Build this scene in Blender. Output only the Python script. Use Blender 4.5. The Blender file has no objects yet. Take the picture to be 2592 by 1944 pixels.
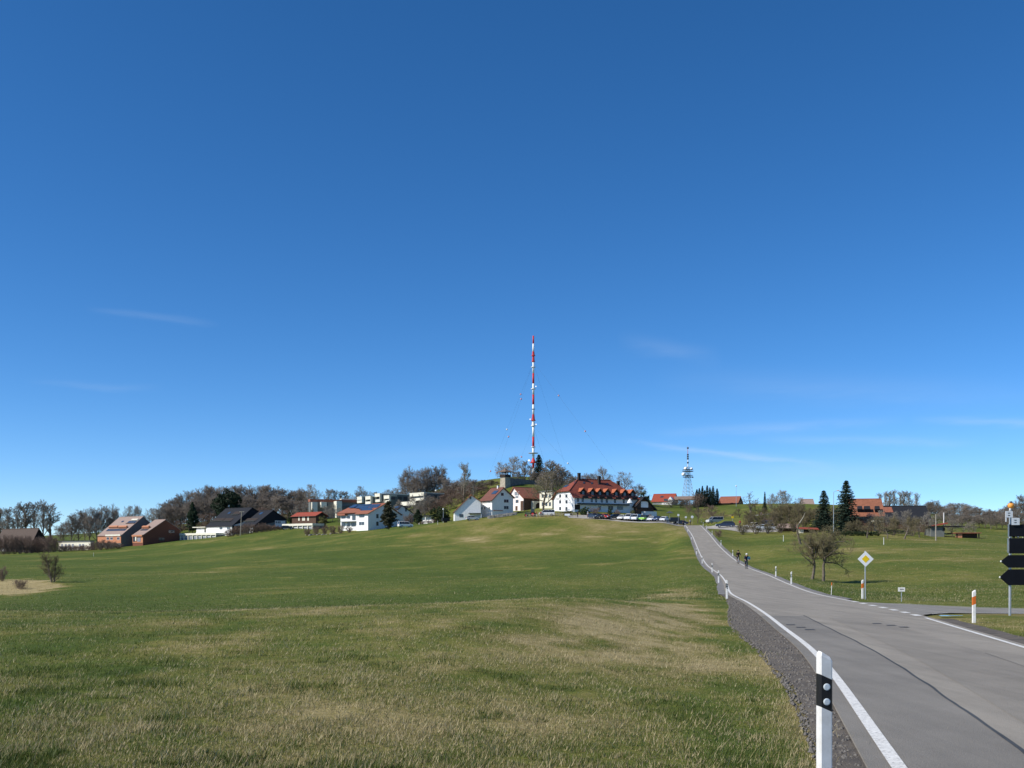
import bpy, math, random
import numpy as np
from mathutils import Vector, Matrix
rad = math.radians
scene = bpy.context.scene
COL = scene.collection
# ------------------------------------------------------------------ camera
F = 2600.0           # focal length in photo pixels (photo 2592 px wide)
HY = 1400.0          # horizon row of the photo
EYE = 1.6
cam = bpy.data.cameras.new('camera'); camo = bpy.data.objects.new('camera', cam); COL.objects.link(camo)
cam.sensor_width = 36.0; cam.lens = 36.0 * F / 2592.0
cam.shift_y = (HY - 972.0) / 2592.0
cam.clip_start = 0.1; cam.clip_end = 12000
camo.location = (0, 0, EYE); camo.rotation_euler = (rad(90), 0, 0)
scene.camera = camo
# ------------------------------------------------------------------ world, sun, exposure
SUN_EL, SUN_DIR = 38.0, Vector((-0.94, -0.34, 0)).normalized()
wd = bpy.data.worlds.new('World'); scene.world = wd; wd.use_nodes = True
N, L = wd.node_tree.nodes, wd.node_tree.links
N.clear()
wout = N.new('ShaderNodeOutputWorld'); wbg = N.new('ShaderNodeBackground')
sky = N.new('ShaderNodeTexSky'); sky.sky_type = 'NISHITA'; sky.sun_disc = False
sky.sun_elevation = rad(SUN_EL); sky.sun_rotation = math.atan2(SUN_DIR.x, SUN_DIR.y)
sky.altitude = 1200; sky.air_density = 0.68; sky.dust_density = 0.25; sky.ozone_density = 4.5
wbg.inputs['Strength'].default_value = 0.145
def wm(op, a, b=None, c=None):
    n = N.new('ShaderNodeMath'); n.operation = op
    for i, v in enumerate((a, b, c)):
        if v is None: continue
        if isinstance(v, (int, float)): n.inputs[i].default_value = v
        else: L.new(v, n.inputs[i])
    return n.outputs[0]
tc = N.new('ShaderNodeTexCoord'); sx = N.new('ShaderNodeSeparateXYZ'); L.new(tc.outputs['Generated'], sx.inputs[0])
az = wm('ARCTAN2', sx.outputs[0], sx.outputs[1]); el = wm('ARCSINE', sx.outputs[2])
cxyz = N.new('ShaderNodeCombineXYZ'); L.new(wm('MULTIPLY', az, 14.0), cxyz.inputs[0]); L.new(wm('MULTIPLY', el, 70.0), cxyz.inputs[1])
nz = N.new('ShaderNodeTexNoise'); nz.inputs['Scale'].default_value = 1.0; nz.inputs['Detail'].default_value = 6; nz.inputs['Roughness'].default_value = 0.62
L.new(cxyz.outputs[0], nz.inputs['Vector'])
nzv = nz.outputs['Fac']
el_w = wm('ADD', el, wm('MULTIPLY', wm('SUBTRACT', nzv, 0.5), 0.012))
total = None
def px_dir(px, py):
    x, z = (px - 1296) / F, (HY - py) / F
    return math.atan2(x, 1.0), math.atan2(z, math.hypot(x, 1.0))
# thin cirrus streaks: two ends, half thickness (rad), strength
for (ax, ay, bx, by, w, s) in [(215, 778, 560, 822, .0030, .065), (1560, 862, 1830, 905, .0075, .07), (1570, 1118, 2120, 1178, .0026, .24),
                               (1650, 1096, 2300, 1062, .0040, .12), (2300, 1062, 2800, 1072, .0035, .16), (1900, 1108, 2500, 1120, .0040, .12),
                               (1480, 1180, 2592, 1205, .0110, .13), (900, 1160, 1500, 1130, .0060, .06), (-600, 1000, -100, 1040, .004, .15),
                               (1650, 960, 2700, 1000, .013, .06), (60, 965, 420, 985, .003, .05)]:
    a0, e0 = px_dir(ax, ay); a1, e1 = px_dir(bx, by)
    t = wm('DIVIDE', wm('SUBTRACT', az, a0), a1 - a0)
    line = wm('ADD', e0, wm('MULTIPLY', t, e1 - e0))
    q = wm('DIVIDE', wm('SUBTRACT', el_w, line), w)
    g = wm('POWER', 2.718, wm('MULTIPLY', wm('MULTIPLY', q, q), -1.0))
    t2 = wm('SUBTRACT', wm('MULTIPLY', t, 2.0), 1.0)
    env = wm('MAXIMUM', wm('SUBTRACT', 1.0, wm('POWER', wm('ABSOLUTE', t2), 2.0)), 0.0)
    v = wm('MULTIPLY', wm('MULTIPLY', g, env), wm('MULTIPLY', s, wm('MULTIPLY', nzv, 1.8)))
    total = v if total is None else wm('ADD', total, v)
front = wm('GREATER_THAN', sx.outputs[1], 0.0)
total = wm('MINIMUM', wm('MULTIPLY', total, front), 0.8)
mixc = N.new('ShaderNodeMix'); mixc.data_type = 'RGBA'
L.new(total, mixc.inputs['Factor']); L.new(sky.outputs[0], mixc.inputs[6]); mixc.inputs[7].default_value = (4.6, 5.2, 6.0, 1)
hsv = N.new('ShaderNodeHueSaturation'); hsv.inputs['Saturation'].default_value = 1.22
L.new(mixc.outputs[2], hsv.inputs['Color'])
L.new(hsv.outputs[0], wbg.inputs['Color']); L.new(wbg.outputs[0], wout.inputs[0])
sl = bpy.data.lights.new('sun', 'SUN'); slo = bpy.data.objects.new('sun', sl); COL.objects.link(slo)
sl.energy = 5.0; sl.angle = rad(0.53); sl.color = (1.0, 0.945, 0.86)
sdir = Vector((SUN_DIR.x * math.cos(rad(SUN_EL)), SUN_DIR.y * math.cos(rad(SUN_EL)), math.sin(rad(SUN_EL))))
slo.rotation_euler = sdir.to_track_quat('Z', 'Y').to_euler(); slo.location = (-40, -10, 60)
vs = scene.view_settings; vs.view_transform = 'Standard'; vs.look = 'None'; vs.exposure = 0.15; vs.gamma = 1.0
scene.cycles.max_bounces = 5; scene.cycles.transparent_max_bounces = 6
scene.cycles.use_adaptive_sampling = True
# ------------------------------------------------------------------ helpers
def P(px, py, d):
    return Vector(((px - 1296) / F * d, d, EYE + (HY - py) / F * d))
MATS = {}
def mat(name, col, rough=0.85, var=0.0, scale=3.0, spec=0.3, col2=None, bump=0.0, bscale=30.0, metal=0.0, rnd=0.0):
    if name in MATS: return MATS[name]
    m = bpy.data.materials.new(name); m.use_nodes = True; MATS[name] = m
    n, l = m.node_tree.nodes, m.node_tree.links
    b = n['Principled BSDF']; b.inputs['Roughness'].default_value = rough; b.inputs['Metallic'].default_value = metal
    b.inputs['Specular IOR Level'].default_value = spec
    c = (*col, 1)
    b.inputs['Base Color'].default_value = c
    out = None
    t = n.new('ShaderNodeTexCoord')
    if var > 0:
        no = n.new('ShaderNodeTexNoise'); no.inputs['Scale'].default_value = scale; no.inputs['Detail'].default_value = 5; no.inputs['Roughness'].default_value = .65
        l.new(t.outputs['Object'], no.inputs['Vector'])
        r = n.new('ShaderNodeMapRange'); r.inputs[1].default_value = .3; r.inputs[2].default_value = .7
        l.new(no.outputs['Fac'], r.inputs[0])
        mx = n.new('ShaderNodeMix'); mx.data_type = 'RGBA'
        if col2 is None:
            mx.inputs[6].default_value = (*[x * (1 - var) for x in col], 1); mx.inputs[7].default_value = (*[min(1, x * (1 + var)) for x in col], 1)
        else:
            mx.inputs[6].default_value = c; mx.inputs[7].default_value = (*col2, 1)
        l.new(r.outputs[0], mx.inputs['Factor']); out = mx.outputs[2]
    if rnd > 0:
        oi = n.new('ShaderNodeObjectInfo'); h = n.new('ShaderNodeHueSaturation')
        r2 = n.new('ShaderNodeMapRange'); r2.inputs[3].default_value = 1 - rnd; r2.inputs[4].default_value = 1 + rnd
        l.new(oi.outputs['Random'], r2.inputs[0]); l.new(r2.outputs[0], h.inputs['Value'])
        if out is not None: l.new(out, h.inputs['Color'])
        else: h.inputs['Color'].default_value = c
        out = h.outputs[0]
    if out is not None: l.new(out, b.inputs['Base Color'])
    if bump > 0:
        n2 = n.new('ShaderNodeTexNoise'); n2.inputs['Scale'].default_value = bscale; n2.inputs['Detail'].default_value = 4
        l.new(t.outputs['Object'], n2.inputs['Vector'])
        bp = n.new('ShaderNodeBump'); bp.inputs['Strength'].default_value = bump; bp.inputs['Distance'].default_value = 0.02
        l.new(n2.outputs['Fac'], bp.inputs['Height']); l.new(bp.outputs[0], b.inputs['Normal'])
    return m
def tag(o, label=None, cat=None, group=None, kind=None):
    if label: o['label'] = label
    if cat: o['category'] = cat
    if group: o['group'] = group
    if kind: o['kind'] = kind
    return o
def empty(name, loc, rz=0.0, label=None, cat=None, group=None):
    o = bpy.data.objects.new(name, None); COL.objects.link(o)
    o.location = loc; o.rotation_euler = (0, 0, rz); o.empty_display_size = 0.3
    return tag(o, label, cat, group)
def link(name, me, parent=None, loc=None):
    o = bpy.data.objects.new(name, me); COL.objects.link(o); o.parent = parent
    if loc is not None: o.location = loc
    return o
class MB:
    def __init__(s): s.v = []; s.f = []
    def quad(s, a, b, c, d):
        i = len(s.v); s.v += [tuple(a), tuple(b), tuple(c), tuple(d)]; s.f.append((i, i + 1, i + 2, i + 3)); return s
    def poly(s, pts):
        i = len(s.v); s.v += [tuple(p) for p in pts]; s.f.append(tuple(range(i, i + len(pts)))); return s
    def box(s, x0, x1, y0, y1, z0, z1):
        i = len(s.v)
        s.v += [(x0, y0, z0), (x1, y0, z0), (x1, y1, z0), (x0, y1, z0), (x0, y0, z1), (x1, y0, z1), (x1, y1, z1), (x0, y1, z1)]
        for f in ((0, 3, 2, 1), (4, 5, 6, 7), (0, 1, 5, 4), (1, 2, 6, 5), (2, 3, 7, 6), (3, 0, 4, 7)): s.f.append(tuple(i + k for k in f))
        return s
    def hexa(s, lo, hi):     # two matching polygons -> closed prism
        i = len(s.v); n = len(lo); s.v += [tuple(p) for p in lo] + [tuple(p) for p in hi]
        s.f.append(tuple(i + n - 1 - k for k in range(n))); s.f.append(tuple(i + n + k for k in range(n)))
        for k in range(n):
            j = (k + 1) % n; s.f.append((i + k, i + j, i + n + j, i + n + k))
        return s
    def slab(s, pts, th):    # polygon thickened downwards along -normal
        a, b, c = Vector(pts[0]), Vector(pts[1]), Vector(pts[2]); nn = (b - a).cross(c - a).normalized()
        if nn.z < 0: nn = -nn
        lo = [Vector(p) - nn * th for p in pts]; return s.hexa(lo, [Vector(p) for p in pts])
    def tube(s, p0, p1, r0, r1=None, n=6, cap=True):
        p0, p1 = Vector(p0), Vector(p1); r1 = r0 if r1 is None else r1
        ax = (p1 - p0).normalized(); u = ax.orthogonal().normalized(); w = ax.cross(u)
        lo = [p0 + (u * math.cos(2 * math.pi * k / n) + w * math.sin(2 * math.pi * k / n)) * r0 for k in range(n)]
        hi = [p1 + (u * math.cos(2 * math.pi * k / n) + w * math.sin(2 * math.pi * k / n)) * r1 for k in range(n)]
        if cap: return s.hexa(lo, hi)
        i = len(s.v); s.v += [tuple(p) for p in lo + hi]
        for k in range(n): j = (k + 1) % n; s.f.append((i + k, i + j, i + n + j, i + n + k))
        return s
    def lathe(s, prof, n=12, c=(0, 0, 0)):  # profile of (r,z)
        i = len(s.v)
        for r, z in prof:
            for k in range(n):
                a = 2 * math.pi * k / n; s.v.append((c[0] + r * math.cos(a), c[1] + r * math.sin(a), c[2] + z))
        for q in range(len(prof) - 1):
            for k in range(n):
                j = (k + 1) % n; s.f.append((i + q * n + k, i + q * n + j, i + (q + 1) * n + j, i + (q + 1) * n + k))
        s.f.append(tuple(i + n - 1 - k for k in range(n))); s.f.append(tuple(i + (len(prof) - 1) * n + k for k in range(n)))
        return s
    def ball(s, c, r, n=8, sz=1.0):
        m = n // 2 + 1
        return s.lathe([(max(1e-3, r * math.sin(math.pi * q / m)), -r * sz * math.cos(math.pi * q / m)) for q in range(m + 1)], n, c)
    def mesh(s, name, m, smooth=False):
        me = bpy.data.meshes.new(name); me.from_pydata(s.v, [], s.f)
        if m is not None: me.materials.append(m)
        if smooth: me.polygons.foreach_set('use_smooth', [True] * len(me.polygons))
        me.update(); return me
    def build(s, name, m, parent=None, smooth=False):
        return link(name, s.mesh(name, m, smooth), parent)
def copy_tree(o, parent=None):
    c = o.copy(); COL.objects.link(c); c.parent = parent
    for ch in list(o.children): copy_tree(ch, c)
    return c
# numpy value noise
def _hash(ix, iy, seed):
    h = (ix.astype(np.int64) * 374761393 + iy.astype(np.int64) * 668265263 + seed * 144269) & 0x7fffffff
    h = ((h ^ (h >> 13)) * 1274126177) & 0x7fffffff
    return ((h ^ (h >> 16)) & 0xffff) / 65535.0
def vnoise(x, y, seed=0):
    x, y = np.asarray(x, float), np.asarray(y, float)
    ix, iy = np.floor(x), np.floor(y); fx, fy = x - ix, y - iy
    fx = fx * fx * (3 - 2 * fx); fy = fy * fy * (3 - 2 * fy)
    a, b = _hash(ix, iy, seed), _hash(ix + 1, iy, seed); c, d = _hash(ix, iy + 1, seed), _hash(ix + 1, iy + 1, seed)
    return (a * (1 - fx) + b * fx) * (1 - fy) + (c * (1 - fx) + d * fx) * fy
def fbm(x, y, seed=0, oct=4):
    s, a, t = 0, 1.0, 0
    for k in range(oct):
        s = s + a * vnoise(np.asarray(x) * 2 ** k + 17.3 * k, np.asarray(y) * 2 ** k - 9.1 * k, seed + k); t += a; a *= .55
    return s / t
def sstep(a, b, x):
    t = np.clip((np.asarray(x, float) - a) / (b - a), 0, 1); return t * t * (3 - 2 * t)
def pchip(xs, ys):
    xs, ys = np.array(xs, float), np.array(ys, float); h = np.diff(xs); dl = np.diff(ys) / h
    m = np.zeros(len(xs)); m[0], m[-1] = dl[0], dl[-1]
    for i in range(1, len(xs) - 1): m[i] = (dl[i - 1] * h[i] + dl[i] * h[i - 1]) / (h[i] + h[i - 1])
    def f(x):
        x = np.asarray(x, float); i = np.clip(np.searchsorted(xs, x) - 1, 0, len(h) - 1)
        t = (x - xs[i]) / h[i]; xo = x
        r = ys[i] * (1 + 2 * t) * (1 - t) ** 2 + m[i] * h[i] * t * (1 - t) ** 2 + ys[i + 1] * t * t * (3 - 2 * t) + m[i + 1] * h[i] * t * t * (t - 1)
        r = np.where(xo < xs[0], ys[0] + m[0] * (xo - xs[0]), r); return np.where(xo > xs[-1], ys[-1] + m[-1] * (xo - xs[-1]), r)
    return f
# ------------------------------------------------------------------ road geometry
RD = [-14, 0, 8.6, 21, 28, 35, 46, 61, 78, 95, 133, 160, 186, 222, 255, 300, 330]
RXL = [-2.4, 1.15, 3.22, 6.1, 7.4, 8.7, 10.6, 13.0, 16.3, 19.4, 25.2, 29.4, 33.4, 38.9, 43.7, 50.6, 55.0]
RW = [4.4, 4.4, 4.4, 4.45, 4.75, 5.05, 5.0, 4.95, 4.65, 4.55, 4.6, 4.4, 4.0, 3.9, 4.1, 4.3, 4.4]
RZ = [-.10, -.13, -.18, -.36, -.44, -.52, -.64, -.80, -.74, -.56, .10, 1.25, 3.0, 5.5, 7.5, 9.7, 10.6]
road_l, road_w, road_z = pchip(RD, RXL), pchip(RD, RW), pchip(RD, RZ)
ROAD_END = 318.0
def side_axis(X):     # side road centre line (Y) for X
    return np.interp(X, [13, 16, 20, 30, 45, 70], [42.0, 41.8, 41.2, 40.0, 38.8, 37.0])
def side_z(X):
    return np.interp(X, [13, 16, 20, 30, 45, 70], [-.58, -.62, -.72, -.85, -1.0, -1.3])
# ------------------------------------------------------------------ terrain height: thin-plate spline through points read off the hill
CP = [(-300, 1945, 7.7), (700, 1945, 7.7), (1296, 1945, 7.6), (1900, 1960, 7.6), (0, 1650, 16.5), (900, 1648, 16.5), (1700, 1650, 16.8),
      (-400, 1545, 27.5), (0, 1545, 28), (500, 1545, 28), (950, 1531, 30.5), (1400, 1514, 36), (1650, 1506, 40),
      (-200, 1560, 36), (300, 1560, 36), (900, 1548, 38), (1400, 1532, 45), (1680, 1520, 50),
      (-300, 1552, 55), (200, 1552, 56), (900, 1538, 58), (1400, 1517, 62),
      (0, 1490, 110), (132, 1472, 120), (-300, 1480, 120), (500, 1480, 118), (900, 1474, 115), (1300, 1462, 115), (1650, 1456, 112),
      (0, 1440, 200), (-300, 1445, 220), (0, 1416, 300), (-300, 1415, 320), (0, 1406, 400), (-200, 1404, 430), (150, 1398, 410), (300, 1389, 425), (455, 1370, 422), (560, 1361, 415),
      (700, 1345, 405), (800, 1351, 378), (960, 1345, 330), (1090, 1326, 338), (1150, 1320, 332), (1250, 1311, 325), (1330, 1309, 318),
      (1450, 1312, 300), (1550, 1317, 292), (1650, 1325, 285), (400, 1450, 165), (400, 1410, 290), (800, 1450, 150), (800, 1400, 240),
      (1200, 1450, 140), (1200, 1400, 212), (1200, 1350, 280), (1500, 1450, 127), (1500, 1400, 190), (1500, 1350, 255), (1650, 1400, 185),
      # beyond the field: village slope and hill
      (1325, 1294, 350), (1453, 1295, 322), (1600, 1301, 330), (850, 1312, 450), (1000, 1302, 455), (1100, 1288, 430),
      (1200, 1290, 390), (1285, 1232, 400), (1230, 1240, 420), (1340, 1226, 410), (1350, 1205, 500), (1420, 1235, 420), (1150, 1252, 470), (1240, 1228, 480), (1000, 1262, 540),
      (600, 1318, 540), (450, 1345, 510), (300, 1368, 510), (100, 1372, 510), (0, 1380, 510), (-300, 1385, 510), (700, 1330, 480),
      (1530, 1255, 400), (1690, 1277, 420), (1620, 1290, 372), (1600, 1272, 430), (1450, 1226, 460), (1520, 1248, 480), (1600, 1276, 520), (1700, 1281, 520), (1900, 1284, 520), (1350, 1212, 600), (1100, 1256, 640), (1900, 1278, 410), (1800, 1280, 410), (2000, 1277, 390), (2065, 1281, 380), (1930, 1303, 300), (1850, 1318, 280), (1790, 1313, 330),
      (2090, 1322, 260), (2200, 1345, 232), (2300, 1352, 235), (2400, 1352, 260), (2592, 1358, 260), (2800, 1362, 260), (2350, 1318, 330), (2592, 1335, 330),
      (2300, 1367, 196), (2592, 1384, 172), (2080, 1369, 190), (1950, 1352, 226), (1957, 1341, 250), (2592, 1430, 112), (2900, 1440, 112), (2592, 1500, 62), (2900, 1505, 62),
      (2300, 1450, 106), (2080, 1477, 95), (1960, 1457, 101), (2220, 1516, 54), (2400, 1520, 56), (2592, 1540, 43.5), (2900, 1546, 43), (2560, 1560, 37.5), (2466, 1571, 31.5), (2700, 1585, 31), (2592, 1650, 21), (3200, 1660, 21),
      (1296, 1290, 800), (300, 1350, 800), (-500, 1380, 800), (2200, 1340, 800), (3000, 1370, 800), (1296, 1380, 1500), (-300, 1404, 1500), (2800, 1400, 1500),
      (1296, 1402, 3500), (-700, 1402, 3500), (3300, 1402, 3500)]
def warp(X, Y):
    Yw = np.maximum(Y, -12.0) + 20.0
    return np.stack([X / Yw * 1.7, np.log(Yw)], -1)
_c = np.array([((a - 1296) / F * d, d, EYE + (HY - b) / F * d) for a, b, d in CP] + [(-14, -8, 0.05), (0, -8, 0.0), (14, -8, -.2), (-9, 2, 0.03), (9, 2, -.18), (0, 1, .0)])
_w = warp(_c[:, 0], _c[:, 1]); _v = _c[:, 2] / (np.maximum(_c[:, 1], -12) + 20)
def _phi(r2): return np.where(r2 > 1e-12, r2 * np.log(r2 + 1e-12) * .5, 0)
_n = len(_c); _K = _phi(((_w[:, None] - _w[None]) ** 2).sum(-1)) + np.eye(_n) * 2e-4
_A = np.zeros((_n + 3, _n + 3)); _A[:_n, :_n] = _K; _A[:_n, _n] = 1; _A[:_n, _n + 1:] = _w; _A[_n:, :_n] = _A[:_n, _n:].T
_sol = np.linalg.solve(_A, np.concatenate([_v, np.zeros(3)]))
def base_height(X, Y):
    X, Y = np.atleast_1d(np.asarray(X, float)), np.atleast_1d(np.asarray(Y, float)); sh = np.broadcast(X, Y).shape
    X, Y = np.broadcast_to(X, sh).ravel(), np.broadcast_to(Y, sh).ravel(); out = np.empty(len(X)); q = warp(X, Y)
    for i in range(0, len(X), 20000):
        w = q[i:i + 20000]; k = _phi(((w[:, None] - _w[None]) ** 2).sum(-1))
        out[i:i + 20000] = k @ _sol[:_n] + _sol[_n] + w @ _sol[_n + 1:]
    return (out * (np.maximum(Y, -12) + 20)).reshape(sh)
def height(X, Y):
    X, Y = np.asarray(X, float), np.asarray(Y, float)
    z = base_height(X, Y)
    z = z + (fbm(X * .35, Y * .35, 3, 3) - .5) * .10 * sstep(2, 12, Y) + (fbm(X * .03, Y * .03, 9, 3) - .5) * 1.2 * sstep(60, 200, Y)
    # main road corridor
    l, w = road_l(Y), road_w(Y); off = np.maximum(l - X, X - l - w)
    k = 1 - sstep(1.3, 7.5, off); k = k * (1 - sstep(300, 330, Y))
    z = z * (1 - k) + (road_z(Y) - .07) * k
    # side road
    o2 = np.abs(Y - side_axis(X)) - 2.2; k2 = (1 - sstep(.5, 4.0, o2)) * sstep(13.0, 15.5, X) * (1 - sstep(60, 80, X))
    z = z * (1 - k2) + (side_z(X) - .022) * k2
    return z
def ground(X, Y): return float(height(np.array([X]), np.array([Y]))[0])
def dryness(X, Y):
    """0 fresh green grass .. 1 straw"""
    l, w = road_l(Y), road_w(Y); off = l - X
    edge = np.interp((X / np.maximum(Y, 4)) * F + 1296, [0, 500, 950, 1400, 1700], [28, 28, 30, 36, 41])
    near = 1 - sstep(-2.0, 2.5, Y - edge)
    d = .16 + .30 * near
    d = d + (fbm(X * .55, Y * .28, 21, 4) - .5) * 1.15 * near + (fbm(X * .06, Y * .03, 31, 4) - .5) * .5
    strip = np.exp(-((off - 3.6) / 2.0) ** 2) * sstep(13, 20, Y) * (1 - sstep(60, 90, Y)); d = d + .95 * strip * np.clip(2.6 * (fbm(X * .8, Y * .45, 5, 5) - .30), 0, 1)
    d = d + .45 * np.exp(-((Y - edge) / 1.6) ** 2) * fbm(X * .12, Y * .1, 77, 2)
    px = X / np.maximum(Y, 4) * F + 1296
    up = sstep(195, 250, Y) * (1 - sstep(310, 340, Y)) * sstep(850, 1150, px) * (1 - sstep(1740, 1800, px))
    d = d + up * (.26 + 1.0 * (fbm(X * .11, Y * .05, 41, 5) - .42))
    low = sstep(240, 330, Y) * (1 - sstep(880, 1000, px)) * (1 - sstep(400, 440, Y)); d = d + low * (fbm(X * .07, Y * .04, 43, 5) - .5) * 1.0
    vergeg = np.exp(-((off - 1.6) / .5) ** 2) * (Y < 60) * (Y > 5); d = d - .10 * vergeg
    right = sstep(0, 3, -(off + w)); d = d + right * (.16 + .5 * (fbm(X * .14, Y * .10, 51, 5) - .5) * sstep(40, 60, Y))
    scrub = sstep(1040, 1100, px) * (1 - sstep(1255, 1285, px)) * sstep(372, 392, Y) * (1 - sstep(500, 560, Y)); d = d + scrub * (.22 + .6 * (fbm(X * .2, Y * .2, 81, 3) - .5))
    dl = np.exp(-(((px - 10) / 165) ** 2 + ((Y - 110) / 19) ** 2)); d = d + 1.3 * sstep(.40, .62, dl + (fbm(X * .35, Y * .18, 71, 4) - .5) * .9)
    streak = sstep(.62, .78, fbm(X * .10, Y * .11, 61, 4)) * sstep(60, 120, Y) * .35; d = d + streak
    return np.clip(d, 0, 1)
# ------------------------------------------------------------------ ground sheet
def grass_ground_mat():
    m = bpy.data.materials.new('meadow'); m.use_nodes = True; n, l = m.node_tree.nodes, m.node_tree.links
    b = n['Principled BSDF']; b.inputs['Roughness'].default_value = .95; b.inputs['Specular IOR Level'].default_value = .1
    g = n.new('ShaderNodeNewGeometry'); at = n.new('ShaderNodeAttribute'); at.attribute_name = 'dry'
    def noise(sc, det=5, st=(1, 1, 1)):
        mp = n.new('ShaderNodeMapping'); mp.inputs['Scale'].default_value = st; l.new(g.outputs['Position'], mp.inputs[0])
        q = n.new('ShaderNodeTexNoise'); q.inputs['Scale'].default_value = sc; q.inputs['Detail'].default_value = det; q.inputs['Roughness'].default_value = .7
        l.new(mp.outputs[0], q.inputs['Vector']); return q.outputs['Fac']
    def ma(op, a, bb):
        q = n.new('ShaderNodeMath'); q.operation = op
        for i, v in enumerate((a, bb)):
            if isinstance(v, (int, float)): q.inputs[i].default_value = v
            else: l.new(v, q.inputs[i])
        return q.outputs[0]
    f1 = noise(9.0); f2 = noise(.9, 6); f3 = noise(.11, 6, (1, .55, 1)); f4 = noise(38, 3)
    dry = ma('ADD', at.outputs['Fac'], ma('MULTIPLY', ma('SUBTRACT', f1, .5), .9))
    dry = ma('ADD', dry, ma('MULTIPLY', ma('SUBTRACT', f2, .5), 1.15))
    dry = ma('ADD', dry, ma('MULTIPLY', ma('SUBTRACT', f3, .5), .75))
    r = n.new('ShaderNodeValToRGB'); l.new(dry, r.inputs[0]); e = r.color_ramp.elements
    e[0].position = 0.0; e[0].color = (.066, .098, .016, 1); e[1].position = 1.0; e[1].color = (.36, .29, .14, 1)
    for p, c in ((.22, (.097, .121, .022, 1)), (.5, (.158, .154, .036, 1)), (.74, (.240, .200, .075, 1))):
        q = r.color_ramp.elements.new(p); q.color = c
    hs = n.new('ShaderNodeHueSaturation'); l.new(r.outputs[0], hs.inputs['Color'])
    f6 = noise(2.6, 5); f7 = noise(.22, 6, (.7, 1, 1)); l.new(ma('ADD', -.15, ma('ADD', ma('ADD', ma('MULTIPLY', f4, .76), ma('MULTIPLY', f7, .75)), ma('MULTIPLY', f6, .8))), hs.inputs['Value']); l.new(hs.outputs[0], b.inputs['Base Color'])
    bp = n.new('ShaderNodeBump'); bp.inputs['Strength'].default_value = .55; bp.inputs['Distance'].default_value = .10
    l.new(ma('ADD', ma('MULTIPLY', f1, .7), ma('ADD', f2, ma('MULTIPLY', f4, .35))), bp.inputs['Height']); l.new(bp.outputs[0], b.inputs['Normal'])
    return m
rows = np.concatenate([np.linspace(-12, 4, 14)[:-1], 4 + (np.exp(np.linspace(0, 1, 330)) - 1) / (math.e - 1) * 0]) if False else None
ys = [-12.0]
while ys[-1] < 4200:
    y = ys[-1]; ys.append(y + (0.5 if y < 6 else max(.3, .0155 * y if y < 420 else .035 * y)))
ys = np.array(ys)
t = np.linspace(-1, 1, 401); g = np.sign(t) * (.22 * np.abs(t) + .78 * np.abs(t) ** 2.4)
xc = (road_l(np.clip(ys, -14, 330)) + road_w(np.clip(ys, -14, 330)) / 2); xc = np.where(ys > 330, np.interp(ys, [330, 4200], [57.2, 600]), xc)
GX = xc[:, None] + g[None] * (np.maximum(ys, -6)[:, None] + 22) * .98
GY = np.repeat(ys[:, None], len(t), 1)
GZ = height(GX, GY)
nr, nc = GX.shape
me = bpy.data.meshes.new('ground')
idx = np.arange(nr * nc).reshape(nr, nc)
quads = np.stack([idx[:-1, :-1], idx[:-1, 1:], idx[1:, 1:], idx[1:, :-1]], -1).reshape(-1, 4)
def fast_mesh(me, co, faces, k):
    me.vertices.add(len(co)); me.vertices.foreach_set('co', np.ascontiguousarray(co, dtype=np.float32).ravel())
    nf = len(faces); me.loops.add(nf * k); me.loops.foreach_set('vertex_index', np.ascontiguousarray(faces, dtype=np.int32).ravel())
    me.polygons.add(nf); me.polygons.foreach_set('loop_start', np.arange(0, nf * k, k, dtype=np.int32)); me.polygons.foreach_set('loop_total', np.full(nf, k, dtype=np.int32))
    me.update(calc_edges=True)
fast_mesh(me, np.stack([GX, GY, GZ], -1).reshape(-1, 3), quads, 4)
me.polygons.foreach_set('use_smooth', [True] * len(me.polygons))
att = me.attributes.new('dry', 'FLOAT', 'POINT'); att.data.foreach_set('value', dryness(GX, GY).ravel().astype(np.float32))
me.materials.append(grass_ground_mat())
tag(link('ground', me), kind='structure')
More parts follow.
